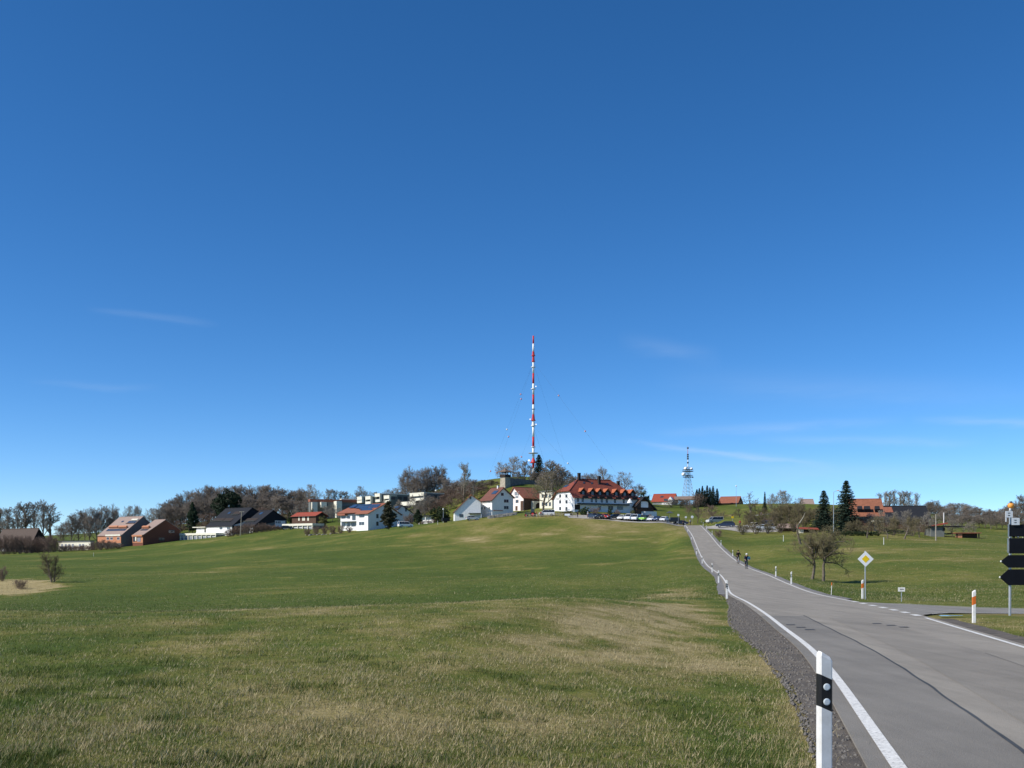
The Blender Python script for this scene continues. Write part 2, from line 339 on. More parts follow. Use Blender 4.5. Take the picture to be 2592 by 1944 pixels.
# ------------------------------------------------------------------ roads
def asphalt(name, col, var=.10, sc=1.2, dark=.25):
    m = bpy.data.materials.new(name); m.use_nodes = True; n, l = m.node_tree.nodes, m.node_tree.links
    b = n['Principled BSDF']; b.inputs['Roughness'].default_value = .82; b.inputs['Specular IOR Level'].default_value = .25
    g = n.new('ShaderNodeNewGeometry')
    def noise(s, d=5, st=(1, 1, 1), ro=.6):
        mp = n.new('ShaderNodeMapping'); mp.inputs['Scale'].default_value = st; mp.inputs['Rotation'].default_value = (0, 0, rad(9)); l.new(g.outputs['Position'], mp.inputs[0])
        q = n.new('ShaderNodeTexNoise'); q.inputs['Scale'].default_value = s; q.inputs['Detail'].default_value = d; q.inputs['Roughness'].default_value = ro; l.new(mp.outputs[0], q.inputs['Vector']); return q.outputs['Fac']
    def ma(op, a, c):
        q = n.new('ShaderNodeMath'); q.operation = op
        for i, v in enumerate((a, c)):
            if isinstance(v, (int, float)): q.inputs[i].default_value = v
            else: l.new(v, q.inputs[i])
        return q.outputs[0]
    v = ma('ADD', ma('ADD', ma('MULTIPLY', ma('SUBTRACT', noise(.35, 4, (1, .5, 1)), .5), .35), ma('MULTIPLY', ma('SUBTRACT', noise(sc, 6), .5), var * 4.0)), ma('MULTIPLY', ma('SUBTRACT', noise(140, 2), .5), 1.1))
    v = ma('ADD', v, ma('MULTIPLY', ma('SUBTRACT', noise(2.2, 4, (1, .06, 1)), .5), .75))
    vo = n.new('ShaderNodeTexVoronoi'); vo.inputs['Scale'].default_value = 95; l.new(g.outputs['Position'], vo.inputs['Vector'])
    v = ma('ADD', v, ma('MULTIPLY', ma('SUBTRACT', vo.outputs['Distance'], .4), .30))
    hs = n.new('ShaderNodeHueSaturation'); hs.inputs['Color'].default_value = (*col, 1); l.new(ma('ADD', 1.0, v), hs.inputs['Value']); l.new(hs.outputs[0], b.inputs['Base Color'])
    bp = n.new('ShaderNodeBump'); bp.inputs['Strength'].default_value = .5; bp.inputs['Distance'].default_value = .008; l.new(vo.outputs['Distance'], bp.inputs['Height']); l.new(bp.outputs[0], b.inputs['Normal'])
    return m
M_ASPH = asphalt('asphalt', (.262, .237, .195)); M_ASPH2 = asphalt('asphalt_patch', (.200, .185, .158)); M_ASPH3 = asphalt('asphalt_patch_worn', (.236, .214, .177))
M_SIDE = asphalt('asphalt_side', (.235, .22, .19)); M_TAR = asphalt('bitumen', (.06, .065, .07), .2, 4.0)
def paint_mat():
    m = mat('road_paint', (.72, .71, .66), .7, .12, 9.0, bump=.2)
    n, l = m.node_tree.nodes, m.node_tree.links; b = n['Principled BSDF']; src = b.inputs['Base Color'].links[0].from_socket
    no = n.new('ShaderNodeTexNoise'); no.inputs['Scale'].default_value = 26; no.inputs['Detail'].default_value = 6; no.inputs['Roughness'].default_value = .75
    g = n.new('ShaderNodeNewGeometry'); l.new(g.outputs['Position'], no.inputs['Vector'])
    r = n.new('ShaderNodeMapRange'); r.inputs[1].default_value = .50; r.inputs[2].default_value = .68; l.new(no.outputs['Fac'], r.inputs[0])
    mx = n.new('ShaderNodeMix'); mx.data_type = 'RGBA'; l.new(r.outputs[0], mx.inputs['Factor']); l.new(src, mx.inputs[6]); mx.inputs[7].default_value = (.26, .25, .24, 1); l.new(mx.outputs[2], b.inputs['Base Color'])
    return m
M_PAINT = paint_mat()
def ribbon(name, f0, f1, y0, y1, dz, m, parent=None, ncross=2, step=.03, wob=0.0, zf=None):
    yy = [y0]
    while yy[-1] < y1: yy.append(min(y1, yy[-1] + max(.35, step * abs(yy[-1]))))
    yy = np.array(yy); a, b = f0(yy), f1(yy)
    if wob:
        a = a + (fbm(yy * 1.1, yy * 0, 5, 4) - .5) * wob; 
    s = np.linspace(0, 1, ncross); X = a[:, None] * (1 - s) + b[:, None] * s; Y = np.repeat(yy[:, None], ncross, 1)
    Z = (road_z(Y) if zf is None else zf(X, Y)) + dz
    me = bpy.data.meshes.new(name); k = np.arange(X.size).reshape(X.shape)
    fast_mesh(me, np.stack([X, Y, Z], -1).reshape(-1, 3), np.stack([k[:-1, :-1], k[:-1, 1:], k[1:, 1:], k[1:, :-1]], -1).reshape(-1, 4), 4)
    me.polygons.foreach_set('use_smooth', [True] * len(me.polygons)); me.materials.append(m)
    return link(name, me, parent)
road = ribbon('road', lambda y: road_l(y) - .26, lambda y: road_l(y) + road_w(y) + .25, -12, ROAD_END, 0, M_ASPH, None, 8); tag(road, kind='structure')
ribbon('asphalt_patch', lambda y: road_l(y) - .25, lambda y: road_l(y) + 1.22, -12, 34.6, .004, M_ASPH2, road, 3)
ribbon('asphalt_patch', lambda y: road_l(y) + 1.55 + .010 * y, lambda y: road_l(y) + 3.3, -12, 33.2, .004, M_ASPH3, road, 3)
ribbon('joint_seam', lambda y: road_l(y) + 1.20 + (fbm(y * .9, y * 0, 8, 3) - .5) * .045, lambda y: road_l(y) + 1.235 + (fbm(y * .9, y * 0, 8, 3) - .5) * .045 + .02 * fbm(y * 2, y * 0, 3, 2), -12, 34.8, .008, M_TAR, road)
ribbon('joint_seam', lambda y: road_l(y) + 3.30, lambda y: road_l(y) + 3.325, -12, 20, .008, M_ASPH2, road)
for (dx, yy) in ((.18, 29.2), (.36, 28.0), (.50, 27.0), (2.75, 29.8), (3.0, 28.9), (3.2, 28.1)):
    ribbon('tar_spot', lambda y, q=dx: road_l(y) + q, lambda y, q=dx: road_l(y) + q + .26, yy, yy + .33, .010, M_TAR, road)
# worn streaks further up the hill
ribbon('asphalt_patch', lambda y: road_l(y) + .3, lambda y: road_l(y) + 1.3, 118, 152, .008, M_ASPH3, road, 2)
ribbon('edge_line', lambda y: road_l(y) - .06, lambda y: road_l(y) + .07, -12, ROAD_END - 4, .012, M_PAINT, road)
ribbon('edge_line', lambda y: road_l(y) + road_w(y) - .06, lambda y: road_l(y) + road_w(y) + .06, -12, 33.2, .012, M_PAINT, road)
ribbon('edge_line', lambda y: road_l(y) + road_w(y) - .06, lambda y: road_l(y) + road_w(y) + .06, 48.5, ROAD_END - 3, .012, M_PAINT, road)
for k in range(7):
    y0 = 34.4 + k * 1.98 + .02 * k * k
    ribbon('line_dash', lambda y: road_l(y) + road_w(y) - .13, lambda y: road_l(y) + road_w(y) + .13, y0, y0 + 1.02, .012, M_PAINT, road)
# side road: fan-shaped mouth and lane
lo = [(13.45, 34.0), (14.3, 35.6), (15.6, 37.4), (17.4, 38.6), (20, 39.3), (30, 38.1), (45, 36.9), (70, 35.2)]
hi = [(15.75, 48.8), (16.0, 47.6), (16.8, 46.0), (18.3, 44.6), (20.6, 43.4), (30, 42.0), (45, 40.7), (70, 38.8)]
mb = MB(); NS = 7
for q in range(7):
    for sgm in range(4):
        for c in range(NS):
            pts = []
            for (u, v) in ((sgm / 4, c / NS), ((sgm + 1) / 4, c / NS), ((sgm + 1) / 4, (c + 1) / NS), (sgm / 4, (c + 1) / NS)):
                ax = lo[q][0] * (1 - u) + lo[q + 1][0] * u; ay = lo[q][1] * (1 - u) + lo[q + 1][1] * u
                bx = hi[q][0] * (1 - u) + hi[q + 1][0] * u; by = hi[q][1] * (1 - u) + hi[q + 1][1] * u
                X, Y = ax * (1 - v) + bx * v, ay * (1 - v) + by * v
                e = float(sstep(0, 3.5, X - (road_l(Y) + road_w(Y))))
                pts.append((X, Y, float(road_z(Y)) * (1 - e) + float(side_z(X)) * e - .006 * (1 - e)))
            mb.quad(*pts)
sr = mb.build('side_road', M_SIDE); tag(sr, kind='structure')
mb = MB()
for (pts, wdt) in ((((14.7, 35.9), (15.9, 37.35), (17.5, 38.35), (19.5, 39.0)), .08), (((17.2, 45.6), (18.5, 44.5), (20.5, 43.45), (30, 42.05), (45, 40.75)), .09)):
    for a, b in zip(pts[:-1], pts[1:]):
        n_ = 4
        for k in range(n_):
            p = [a[i] + (b[i] - a[i]) * k / n_ for i in (0, 1)]; q = [a[i] + (b[i] - a[i]) * (k + 1) / n_ for i in (0, 1)]
            zz = lambda X, Y: max(float(side_z(X)), float(road_z(Y)) * (1 - float(sstep(0, 3.5, X - (road_l(Y) + road_w(Y))))) + float(side_z(X)) * float(sstep(0, 3.5, X - (road_l(Y) + road_w(Y))))) + .012
            mb.quad((p[0], p[1], zz(*p)), (q[0], q[1], zz(*q)), (q[0], q[1] + wdt, zz(*q)), (p[0], p[1] + wdt, zz(*p)))
mb.build('edge_line', M_PAINT, sr)
# puddle by the junction
mb = MB(); pts = []
for k in range(18):
    a = 2 * math.pi * k / 18; r_ = 1 + .22 * math.sin(3 * a + 1)
    pts.append((14.78 + .42 * r_ * math.cos(a) + .1 * math.sin(a), 34.75 + .22 * r_ * math.sin(a), -.512))
mb.poly(pts); tag(mb.build('puddle_water', mat('puddle', (.03, .035, .04), .03, spec=.6)), kind='structure')
# gravel shoulders
M_GRAV = mat('gravel', (.070, .062, .054), .95, 1.0, 2.2, col2=(.165, .140, .108), bump=.8, bscale=55)
gl_out = pchip([-12, 8.6, 14, 18, 23, 28, 36, 44, 52, 60], [.45, .48, .60, .80, 1.02, 1.22, 1.15, .8, .6, .5])
ribbon('gravel_shoulder', lambda y: road_l(y) - gl_out(y) - .08, lambda y: road_l(y) - .24, -12, 60, -.012, M_GRAV, None, 5, wob=.16, zf=lambda X, Y: road_z(Y) - .035 * np.clip((road_l(Y) - X - .2), 0, 2)).__setitem__('kind', 'structure')
ribbon('gravel_shoulder', lambda y: road_l(y) + road_w(y) + .85, lambda y: road_l(y) + road_w(y) + .23, -12, 33, -.012, M_GRAV, None, 4, wob=.3).__setitem__('kind', 'structure')
ribbon('gravel_shoulder', lambda y: road_l(y) - .75, lambda y: road_l(y) - .24, 60, 300, -.015, asphalt('gravel_pale', (.19, .18, .165), .4, 2.0), None, 2, wob=.2).__setitem__('kind', 'structure')
ribbon('gravel_shoulder', lambda y: road_l(y) + road_w(y) + .75, lambda y: road_l(y) + road_w(y) + .24, 52, 300, -.015, MATS.get('x') or bpy.data.materials['gravel_pale'], None, 2, wob=.2).__setitem__('kind', 'structure')
# car-park apron beside the inn and across the road
def apron(name, pts, m, dz=.05):
    mb = MB(); n_ = 10
    for k in range(len(pts[0]) - 1):
        for i in range(n_):
            for j in range(3):
                q = []
                for (u, v) in ((i / n_, j / 3), ((i + 1) / n_, j / 3), ((i + 1) / n_, (j + 1) / 3), (i / n_, (j + 1) / 3)):
                    a = [pts[0][k][c] * (1 - u) + pts[0][k + 1][c] * u for c in (0, 1)]; b = [pts[1][k][c] * (1 - u) + pts[1][k + 1][c] * u for c in (0, 1)]
                    X, Y = a[0] * (1 - v) + b[0] * v, a[1] * (1 - v) + b[1] * v; q.append((X, Y, ground(X, Y) + dz))
                mb.quad(*q)
    o = mb.build(name, m); return tag(o, kind='structure')
def XY(px, d): return ((px - 1296) / F * d, d)
M_APR = asphalt('asphalt_apron', (.33, .31, .27))
apron('car_park', [[XY(1440, 302), XY(1560, 293), XY(1650, 287), XY(1738, 286)], [XY(1430, 312), XY(1560, 306), XY(1660, 303), XY(1740, 306)]], M_APR)
apron('car_park', [[XY(1788, 262), XY(1880, 246), XY(1975, 243)], [XY(1785, 285), XY(1880, 262), XY(1985, 258)]], M_APR)
apron('lane', [[XY(1896, 290), XY(1925, 292), XY(1952, 300)], [XY(1908, 300), XY(1930, 306), XY(1952, 318)]], M_APR)
# loose stones on the gravel
rng = np.random.default_rng(5)
def stones(n, name, m, ylo, yhi, side):
    Y = ylo + (yhi - ylo) * rng.random(n) ** 1.6
    if side < 0: X = road_l(Y) - .28 - (gl_out(Y) - .1) * rng.random(n) ** .9
    else: X = road_l(Y) + road_w(Y) + .3 + 1.0 * rng.random(n)
    Z = road_z(Y) - .03 - .035 * np.clip(road_l(Y) - X - .2, 0, 2) * (side < 0)
    s = (.005 + .030 * rng.random(n) ** 5) * (1 + .02 * Y); base = np.array([(1, 0, 0), (-.5, .87, 0), (-.5, -.87, 0), (.1, .1, .8), (-.1, 0, -.5)])
    a = rng.random(n) * 6.28; c, sn = np.cos(a), np.sin(a)
    v = base[None] * s[:, None, None] * (.7 + .6 * rng.random((n, 5, 1)))
    vx = v[..., 0] * c[:, None] - v[..., 1] * sn[:, None] + X[:, None]; vy = v[..., 0] * sn[:, None] + v[..., 1] * c[:, None] + Y[:, None]; vz = v[..., 2] + Z[:, None] + .01
    fc = np.array([(0, 1, 3), (1, 2, 3), (2, 0, 3), (1, 0, 4), (2, 1, 4), (0, 2, 4)])[None] + np.arange(n)[:, None, None] * 5
    me = bpy.data.meshes.new(name); fast_mesh(me, np.stack([vx, vy, vz], -1).reshape(-1, 3), fc.reshape(-1, 3), 3); me.materials.append(m)
    return tag(link(name, me), 'loose grey stones strewn along the gravel road shoulder', 'gravel', kind='stuff')
stones(14000, 'gravel', mat('stone', (.135, .125, .112), .9, .6, 60.0), 4.5, 50, -1)
# ------------------------------------------------------------------ grass blades (near field and verges)
def grass(n, name, ylo, yhi, hmul, wmul):
    # density falls with distance like 1/d^2
    u = rng.random(n); Y = 1.0 / (1 / ylo + (1 / yhi - 1 / ylo) * u)
    X = (-.60 + 1.16 * rng.random(n)) * (Y + 1.5)
    off = road_l(Y) - X; w = road_w(Y)
    ok = (off > gl_out(np.clip(Y, -12, 60)) * np.where(Y < 60, 1, 0.9) + (fbm(X * 1.3, Y * 1.3, 90, 3) - .5) * .9 - .10 - 1.0 * rng.random(n) ** 4) | (off < -(w + .50 + .4 * fbm(X * .8, Y * .8, 91, 3)))
    side = (np.abs(Y - side_axis(X)) < 2.45) & (X > 13.0); mouth = (X > 12) & (X < 19.5) & (Y > 33.2 + .45 * (X - 13.5)) & (Y < 49 - .9 * (X - 15.7))
    ok &= ~(side | mouth)
    clump = fbm(X * 2.6, Y * 2.6, 33, 3); ok &= rng.random(n) < (.40 + 1.1 * clump)
    X, Y, off = X[ok], Y[ok], off[ok]; n = len(X); Z = height(X, Y)
    dry = dryness(X, Y) + (fbm(X * 1.7, Y * 1.7, 65, 3) - .5) * .9
    tuft = fbm(X * 1.1, Y * 1.1, 131, 3) > .66; bare = fbm(X * 2.0, Y * 2.0, 141, 3) > .72
    r1 = rng.random(n); straw = rng.random(n) < np.clip(.15 + .95 * (dry - .12) - .4 * tuft + .5 * np.exp(-((off - gl_out(np.clip(Y, -12, 60))) / .25) ** 2) * (Y < 60), .05, .95)
    h = (.016 + .040 * rng.random(n) ** 1.7 + .06 * (rng.random(n) < .03)) * (.45 + 1.25 * fbm(X * 1.6, Y * 1.6, 12, 3)) * hmul * np.where(straw, 1.12, .95) * np.where(tuft, 1.55, 1.0) * np.where(bare, .35, 1.0)
    wd_ = (.0026 + .0022 * rng.random(n)) * wmul * (1 + .045 * Y)
    a = rng.random(n) * 6.283; lean = (.25 + .9 * rng.random(n)) * h; la = rng.normal(.4, 1.3, n)
    dx, dy = np.cos(a) * wd_, np.sin(a) * wd_
    v = np.empty((n, 3, 3)); v[:, 0] = np.stack([X - dx, Y - dy, Z - .012], -1); v[:, 1] = np.stack([X + dx, Y + dy, Z - .012], -1)
    v[:, 2] = np.stack([X + np.cos(la) * lean, Y + np.sin(la) * lean, Z + h], -1)
    gA, gB = np.array([.030, .062, .009]), np.array([.128, .166, .030]); sA, sB = np.array([.20, .16, .068]), np.array([.58, .49, .285])
    k = r1[:, None]; col = np.where(straw[:, None], sA + (sB - sA) * k ** 1.1, (gA + (gB - gA) * k) * np.where(tuft, .85, 1.0)[:, None])
    me = bpy.data.meshes.new(name); fast_mesh(me, v.reshape(-1, 3), np.arange(n * 3).reshape(-1, 3), 3)
    at = me.attributes.new('tint', 'FLOAT_COLOR', 'FACE'); at.data.foreach_set('color', np.concatenate([col, np.ones((n, 1))], 1).astype(np.float32).ravel())
    m = MATS.get('blades')
    if m is None:
        m = bpy.data.materials.new('blades'); m.use_nodes = True; MATS['blades'] = m; nn, l = m.node_tree.nodes, m.node_tree.links; b = nn['Principled BSDF']
        b.inputs['Roughness'].default_value = .6; b.inputs['Specular IOR Level'].default_value = .25
        q = nn.new('ShaderNodeAttribute'); q.attribute_name = 'tint'; l.new(q.outputs['Color'], b.inputs['Base Color'])
        tr = nn.new('ShaderNodeBsdfTranslucent'); l.new(q.outputs['Color'], tr.inputs['Color']); ms = nn.new('ShaderNodeMixShader'); ms.inputs[0].default_value = .30
        l.new(b.outputs[0], ms.inputs[1]); l.new(tr.outputs[0], ms.inputs[2]); l.new(ms.outputs[0], nn['Material Output'].inputs[0])
    me.materials.append(m); return link(name, me)
tag(grass(880000, 'grass', 4.6, 60, .78, .78), 'short green and straw-coloured grass of the near meadow', 'grass', kind='stuff')
tag(grass(260000, 'meadow_tufts', 52, 310, 1.15, 1.0), 'sparse grass tufts over the far meadow slopes', 'grass', kind='stuff')
# ------------------------------------------------------------------ vegetation prototypes
M_BARK = mat('bark', (.135, .112, .086), .95, .35, 4.0, rnd=.22)
M_TWIG = mat('twigs', (.235, .200, .165), .95, .25, 2.0, rnd=.22)
M_TWIGG = mat('twigs_grey', (.262, .235, .195), .95, .25, 2.0, rnd=.2)
M_TWIGR = mat('twigs_reddish', (.190, .135, .105), .95, .3, 2.0, rnd=.2)
M_TWIGO = mat('twigs_olive', (.175, .148, .080), .95, .3, 2.0, rnd=.2)
M_BARKP = mat('bark_pale', (.30, .27, .22), .95, .35, 4.0)
M_SPRUCE = mat('spruce_needles', (.018, .034, .020), .8, .4, 2.0, rnd=.2)
M_PINE = mat('pine_needles', (.022, .040, .018), .8, .45, 1.5, rnd=.2)
M_LEAF = mat('evergreen_leaves', (.035, .055, .018), .7, .4, 3.0, rnd=.2)
M_IVY = mat('brownish_evergreen', (.060, .058, .030), .8, .4, 3.0)
def seg_mesh(name, segs, m, nsides):
    p0 = np.array([s[0] for s in segs]); p1 = np.array([s[1] for s in segs]); r0 = np.array([s[2] for s in segs]); r1 = np.array([s[3] for s in segs])
    ax = p1 - p0; ax /= np.linalg.norm(ax, axis=1, keepdims=True) + 1e-9
    ref = np.where(np.abs(ax[:, 2:3]) < .9, np.array([[0, 0, 1.]]), np.array([[1., 0, 0]])); u = np.cross(ax, ref); u /= np.linalg.norm(u, axis=1, keepdims=True) + 1e-9; w = np.cross(ax, u)
    ang = np.arange(nsides) * 2 * np.pi / nsides
    ring = u[:, None] * np.cos(ang)[None, :, None] + w[:, None] * np.sin(ang)[None, :, None]
    v = np.concatenate([p0[:, None] + ring * r0[:, None, None], p1[:, None] + ring * r1[:, None, None]], 1)
    k = np.arange(nsides); f = np.stack([k, (k + 1) % nsides, nsides + (k + 1) % nsides, nsides + k], -1)
    fc = f[None] + (np.arange(len(segs)) * 2 * nsides)[:, None, None]
    me = bpy.data.meshes.new(name); fast_mesh(me, v.reshape(-1, 3), fc.reshape(-1, 4), 4)
    me.materials.append(m); me.polygons.foreach_set('use_smooth', [True] * len(me.polygons)); return me
def grow_tree(seed, H=15.0, trunk=.35, limbs=9, sub=(6, 6, 5), ang=(50, 45, 45), lenf=(.52, .5, .45, .42), r0=.26, up=.25, gnarl=.25, stems=1, leaders=True, tw=.018, spread0=0):
    R = random.Random(seed); thick, thin = [], []
    def rv(): return Vector((R.gauss(0, 1), R.gauss(0, 1), R.gauss(0, 1)))
    def branch(p, d, length, r, lev):
        n = 4 if lev == 0 else (4 if lev == 1 else (3 if lev == 2 else 2)); pts = [(p.copy(), r)]; dd = d.copy()
        for k in range(n):
            dd = (dd + rv() * gnarl * (.25 if lev == 0 else .55) + Vector((0, 0, up * (.5 if lev < 2 else .35)))).normalized()
            p = p + dd * (length / n); rr = r * (1 - (k + 1) / n * (.55 if lev == 0 else .75)); rr = max(rr, tw * .6)
            pts.append((p.copy(), rr))
        for (a, ra), (b, rb) in zip(pts[:-1], pts[1:]): (thick if lev <= 1 else thin).append((tuple(a), tuple(b), ra, rb))
        if lev > len(sub): return
        cnt = limbs if lev == 0 else sub[lev - 1]
        for c in range(cnt):
            tt = (trunk + (1 - trunk) * (c + R.random()) / cnt) if lev == 0 else .25 + .75 * (c + R.random()) / cnt
            q = min(int(tt * n), n - 1); fr = tt * n - q; a, b = pts[q], pts[q + 1]
            bp = a[0].lerp(b[0], fr); br = a[1] * (1 - fr) + b[1] * fr; axis = (b[0] - a[0]).normalized()
            th = rad(ang[min(lev, len(ang) - 1)] + R.gauss(0, 11)); az = c * 2.4 + R.random() * 1.3
            u = axis.orthogonal().normalized(); w = axis.cross(u); nd = axis * math.cos(th) + (u * math.cos(az) + w * math.sin(az)) * math.sin(th)
            ll = length * lenf[min(lev, len(lenf) - 1)] * (1.12 - .5 * (tt if lev == 0 else tt * .7)) * R.uniform(.75, 1.2)
            branch(bp, nd, ll, max(br * .62, tw), lev + 1)
        if lev == 0 and leaders:
            for c in range(3):
                nd = (dd + rv() * .45).normalized(); branch(pts[-1][0], nd, length * lenf[0] * .7, pts[-1][1] * .8, 1)
    for s in range(stems):
        d0 = Vector((0, 0, 1)) if stems == 1 else Vector((math.cos(s * 6.28 / stems + R.random()) * spread0, math.sin(s * 6.28 / stems + R.random()) * spread0, 1)).normalized()
        branch(Vector((R.gauss(0, .02), R.gauss(0, .02), -.4)), d0, H * .62 * R.uniform(.85, 1.1), r0 * R.uniform(.8, 1.1), 0)
    zmax = max(s[1][2] for s in thin); xs = sorted(math.hypot(s[1][0], s[1][1]) for s in thin)
    return thick, thin, zmax, xs[int(len(xs) * .93)]
PROTO = {}
def proto_bare(key, seeds, bark, twig, **kw):
    PROTO[key] = []
    for s in seeds:
        a, b, zm, rx = grow_tree(s, **kw)
        PROTO[key].append((seg_mesh('trunk', a, bark, 6), seg_mesh('crown', b, twig, 3), zm, rx))
proto_bare('oak', (1, 2, 3), M_BARK, M_TWIGG, H=15, trunk=.24, limbs=12, sub=(7, 7, 6), ang=(54, 46, 44), lenf=(.60, .52, .47, .42), up=.18, tw=.026)
proto_bare('forest', (11, 12, 13, 14), M_BARK, M_TWIG, H=16, trunk=.20, limbs=15, sub=(8, 8, 6), ang=(50, 44, 44), lenf=(.55, .52, .47, .42), up=.24, tw=.033)
proto_bare('tall', (21, 22, 23), M_BARK, M_TWIGG, H=17, trunk=.22, limbs=13, sub=(6, 6, 6), ang=(27, 36, 40), lenf=(.42, .48, .45, .42), up=.50, tw=.030)
proto_bare('bush', (31, 32, 33), M_TWIGR, M_TWIGR, H=3.2, trunk=.1, limbs=7, sub=(6, 6), ang=(38, 42, 45), lenf=(.6, .5, .45), r0=.04, stems=7, spread0=.55, leaders=True, tw=.010, up=.3)
proto_bare('bushtree', (41, 42), M_BARK, M_TWIGO, H=4.0, trunk=.12, limbs=8, sub=(6, 6, 4), ang=(36, 42, 45), lenf=(.55, .5, .45), r0=.075, stems=3, spread0=.35, tw=.009, up=.3)
proto_bare('reed', (45, 46), M_BARK, M_TWIG, H=4.0, trunk=.08, limbs=9, sub=(6, 6), ang=(22, 32, 40), lenf=(.62, .5, .45), r0=.05, stems=6, spread0=.42, tw=.010, up=.35)
proto_bare('apple', (51, 52, 53), M_BARK, M_TWIGO, H=5.0, trunk=.42, limbs=8, sub=(6, 6, 5), ang=(68, 50, 48), lenf=(.62, .5, .45, .4), r0=.13, up=.10, gnarl=.42, tw=.009)
proto_bare('red', (61, 62), M_BARK, M_TWIGR, H=8, trunk=.25, limbs=11, sub=(7, 7, 5), ang=(55, 48, 45), lenf=(.60, .52, .45, .4), r0=.14, up=.15, tw=.024)
#proto_bare('lopped', (71,), M_BARK, M_TWIGG, H=14, trunk=.45, limbs=6, sub=(4, 3, 3), ang=(40, 50, 45), lenf=(.4, .3, .35, .4), r0=.42, up=.4, gnarl=.4, leaders=False, tw=.02)
def tri_mesh(name, cen, size, m, R, flat=.0, droop=None):
    n = len(cen); a = R.normal(size=(n, 3)); b = R.normal(size=(n, 3))
    if droop is not None: a = droop[0] + a * .25; b = droop[1] + b * .25
    a /= np.linalg.norm(a, axis=1, keepdims=True); b /= np.linalg.norm(b, axis=1, keepdims=True)
    if flat: a[:, 2] *= flat; b[:, 2] *= flat
    s = size[:, None]; v = np.stack([cen - a * s * .5 - b * s * .3, cen + a * s * .6, cen + b * s * .7 - a * s * .1], 1)
    me = bpy.data.meshes.new(name); fast_mesh(me, v.reshape(-1, 3), np.arange(n * 3).reshape(-1, 3), 3); me.materials.append(m); return me
def make_spruce(seed, H=10.0, W=2.4):
    R = np.random.default_rng(seed); cen, size, da, db = [], [], [], []
    z = H * .06; k = 0
    while z < H * .985:
        t = (z / H); L0 = W * (1 - t) ** .85 * (1 + .12 * math.sin(7 * t + seed)) + .12; nb = int(9 + 4 * (1 - t)); a0 = R.random() * 6.28
        for q in range(nb):
            az = a0 + q * 6.283 / nb + R.normal() * .12; ln = L0 * R.uniform(.75, 1.12); steps = max(4, int(ln / .16))
            for j in range(steps):
                f = (j + .6) / steps; r = ln * f; zz = z + .10 * ln - .34 * ln * f + .22 * ln * max(0, f - .6)
                for sgn in (-1, 1):
                    o = sgn * .20 * ln * (1 - abs(f - .45)) * R.random()
                    cen.append((math.cos(az) * r - math.sin(az) * o, math.sin(az) * r + math.cos(az) * o, zz - .05 * R.random()))
                    size.append(.20 + .14 * R.random() + .03 * ln); da.append((math.cos(az + sgn * .6), math.sin(az + sgn * .6), -.35)); db.append((0, 0, -1) if R.random() < .5 else (-math.sin(az) * sgn, math.cos(az) * sgn, -.2))
        z += H * .020 + .10 * R.random() + .14 * (1 - t)
    tr = MB().tube((0, 0, -.4), (0, 0, H * .97), .16 * H / 10, .015, 7)
    cr = tri_mesh('crown', np.array(cen), np.array(size), M_SPRUCE, R, droop=(np.array(da), np.array(db)))
    PROTO.setdefault('spruce', []).append((tr.mesh('trunk', M_BARK, True), cr, H, W))
for s in (1, 2, 3): make_spruce(s)
def make_clumps(key, seed, m, H, W, nclump, per, leaf, trunk_r=.16, zlo=.15, shape='round', bark=None):
    R = np.random.default_rng(seed); cs = []
    while len(cs) < nclump:
        u = R.normal(size=3); u /= np.linalg.norm(u); rr = R.random() ** .45; t = .5 + .5 * u[2] * rr
        if shape == 'cone': wz = W * (1 - t) ** .7 * (.35 + .65 * min(1, t * 6)); cs.append((u[0] * rr * wz, u[1] * rr * wz, H * (zlo + (1 - zlo) * t)))
        else: cs.append((u[0] * rr * W, u[1] * rr * W, H * (zlo + (1 - zlo) * t)))
    cen = []
    for c in cs:
        cr = W * R.uniform(.16, .27); p = R.normal(size=(per, 3)); p /= np.linalg.norm(p, axis=1, keepdims=True); p *= (R.random((per, 1)) ** .4) * cr; p[:, 2] *= .65; cen.append(p + np.array(c))
    cen = np.concatenate(cen); size = leaf * (.6 + .8 * R.random(len(cen)))
    tb = MB().tube((0, 0, -.4), (0, 0, H * .8), trunk_r, trunk_r * .3, 7)
    for c in cs[::3]: tb.tube((0, 0, max(.1, c[2] * .75 - .1)), c, trunk_r * .25, .015, 4, False)
    PROTO.setdefault(key, []).append((tb.mesh('trunk', bark or M_BARK, True), tri_mesh('crown', cen, size, m, R), H, W))
for s in (4, 5): make_clumps('pine', s, M_PINE, 10, 3.6, 110, 90, .34, .22, .12, 'cone')
for s in (6, 7): make_clumps('pineround', s, M_PINE, 10, 4.6, 130, 90, .40, .24, .10)
for s in (8, 9): make_clumps('evergreen', s, M_LEAF, 3, 1.5, 60, 70, .16, .06, .02)
for s in (10,): make_clumps('cypress', s, M_IVY, 8, 2.1, 120, 80, .26, .15, .02, 'cone')
for s in (14,): make_clumps('yellowbush', s, mat('yellow_green_leaves', (.125, .125, .035), .7, .4, 3.0), 3, 1.5, 60, 70, .16, .06, .02)
TREE_N = [0]
def dg(px, py, lo, hi):
    '''depth at which the ground shows at photo row py'''
    ds = np.linspace(lo, hi, 120); X = (px - 1296) / F * ds; yy = HY - (height(X, ds) - EYE) / ds * F; return float(ds[np.argmin(np.abs(yy - py))])
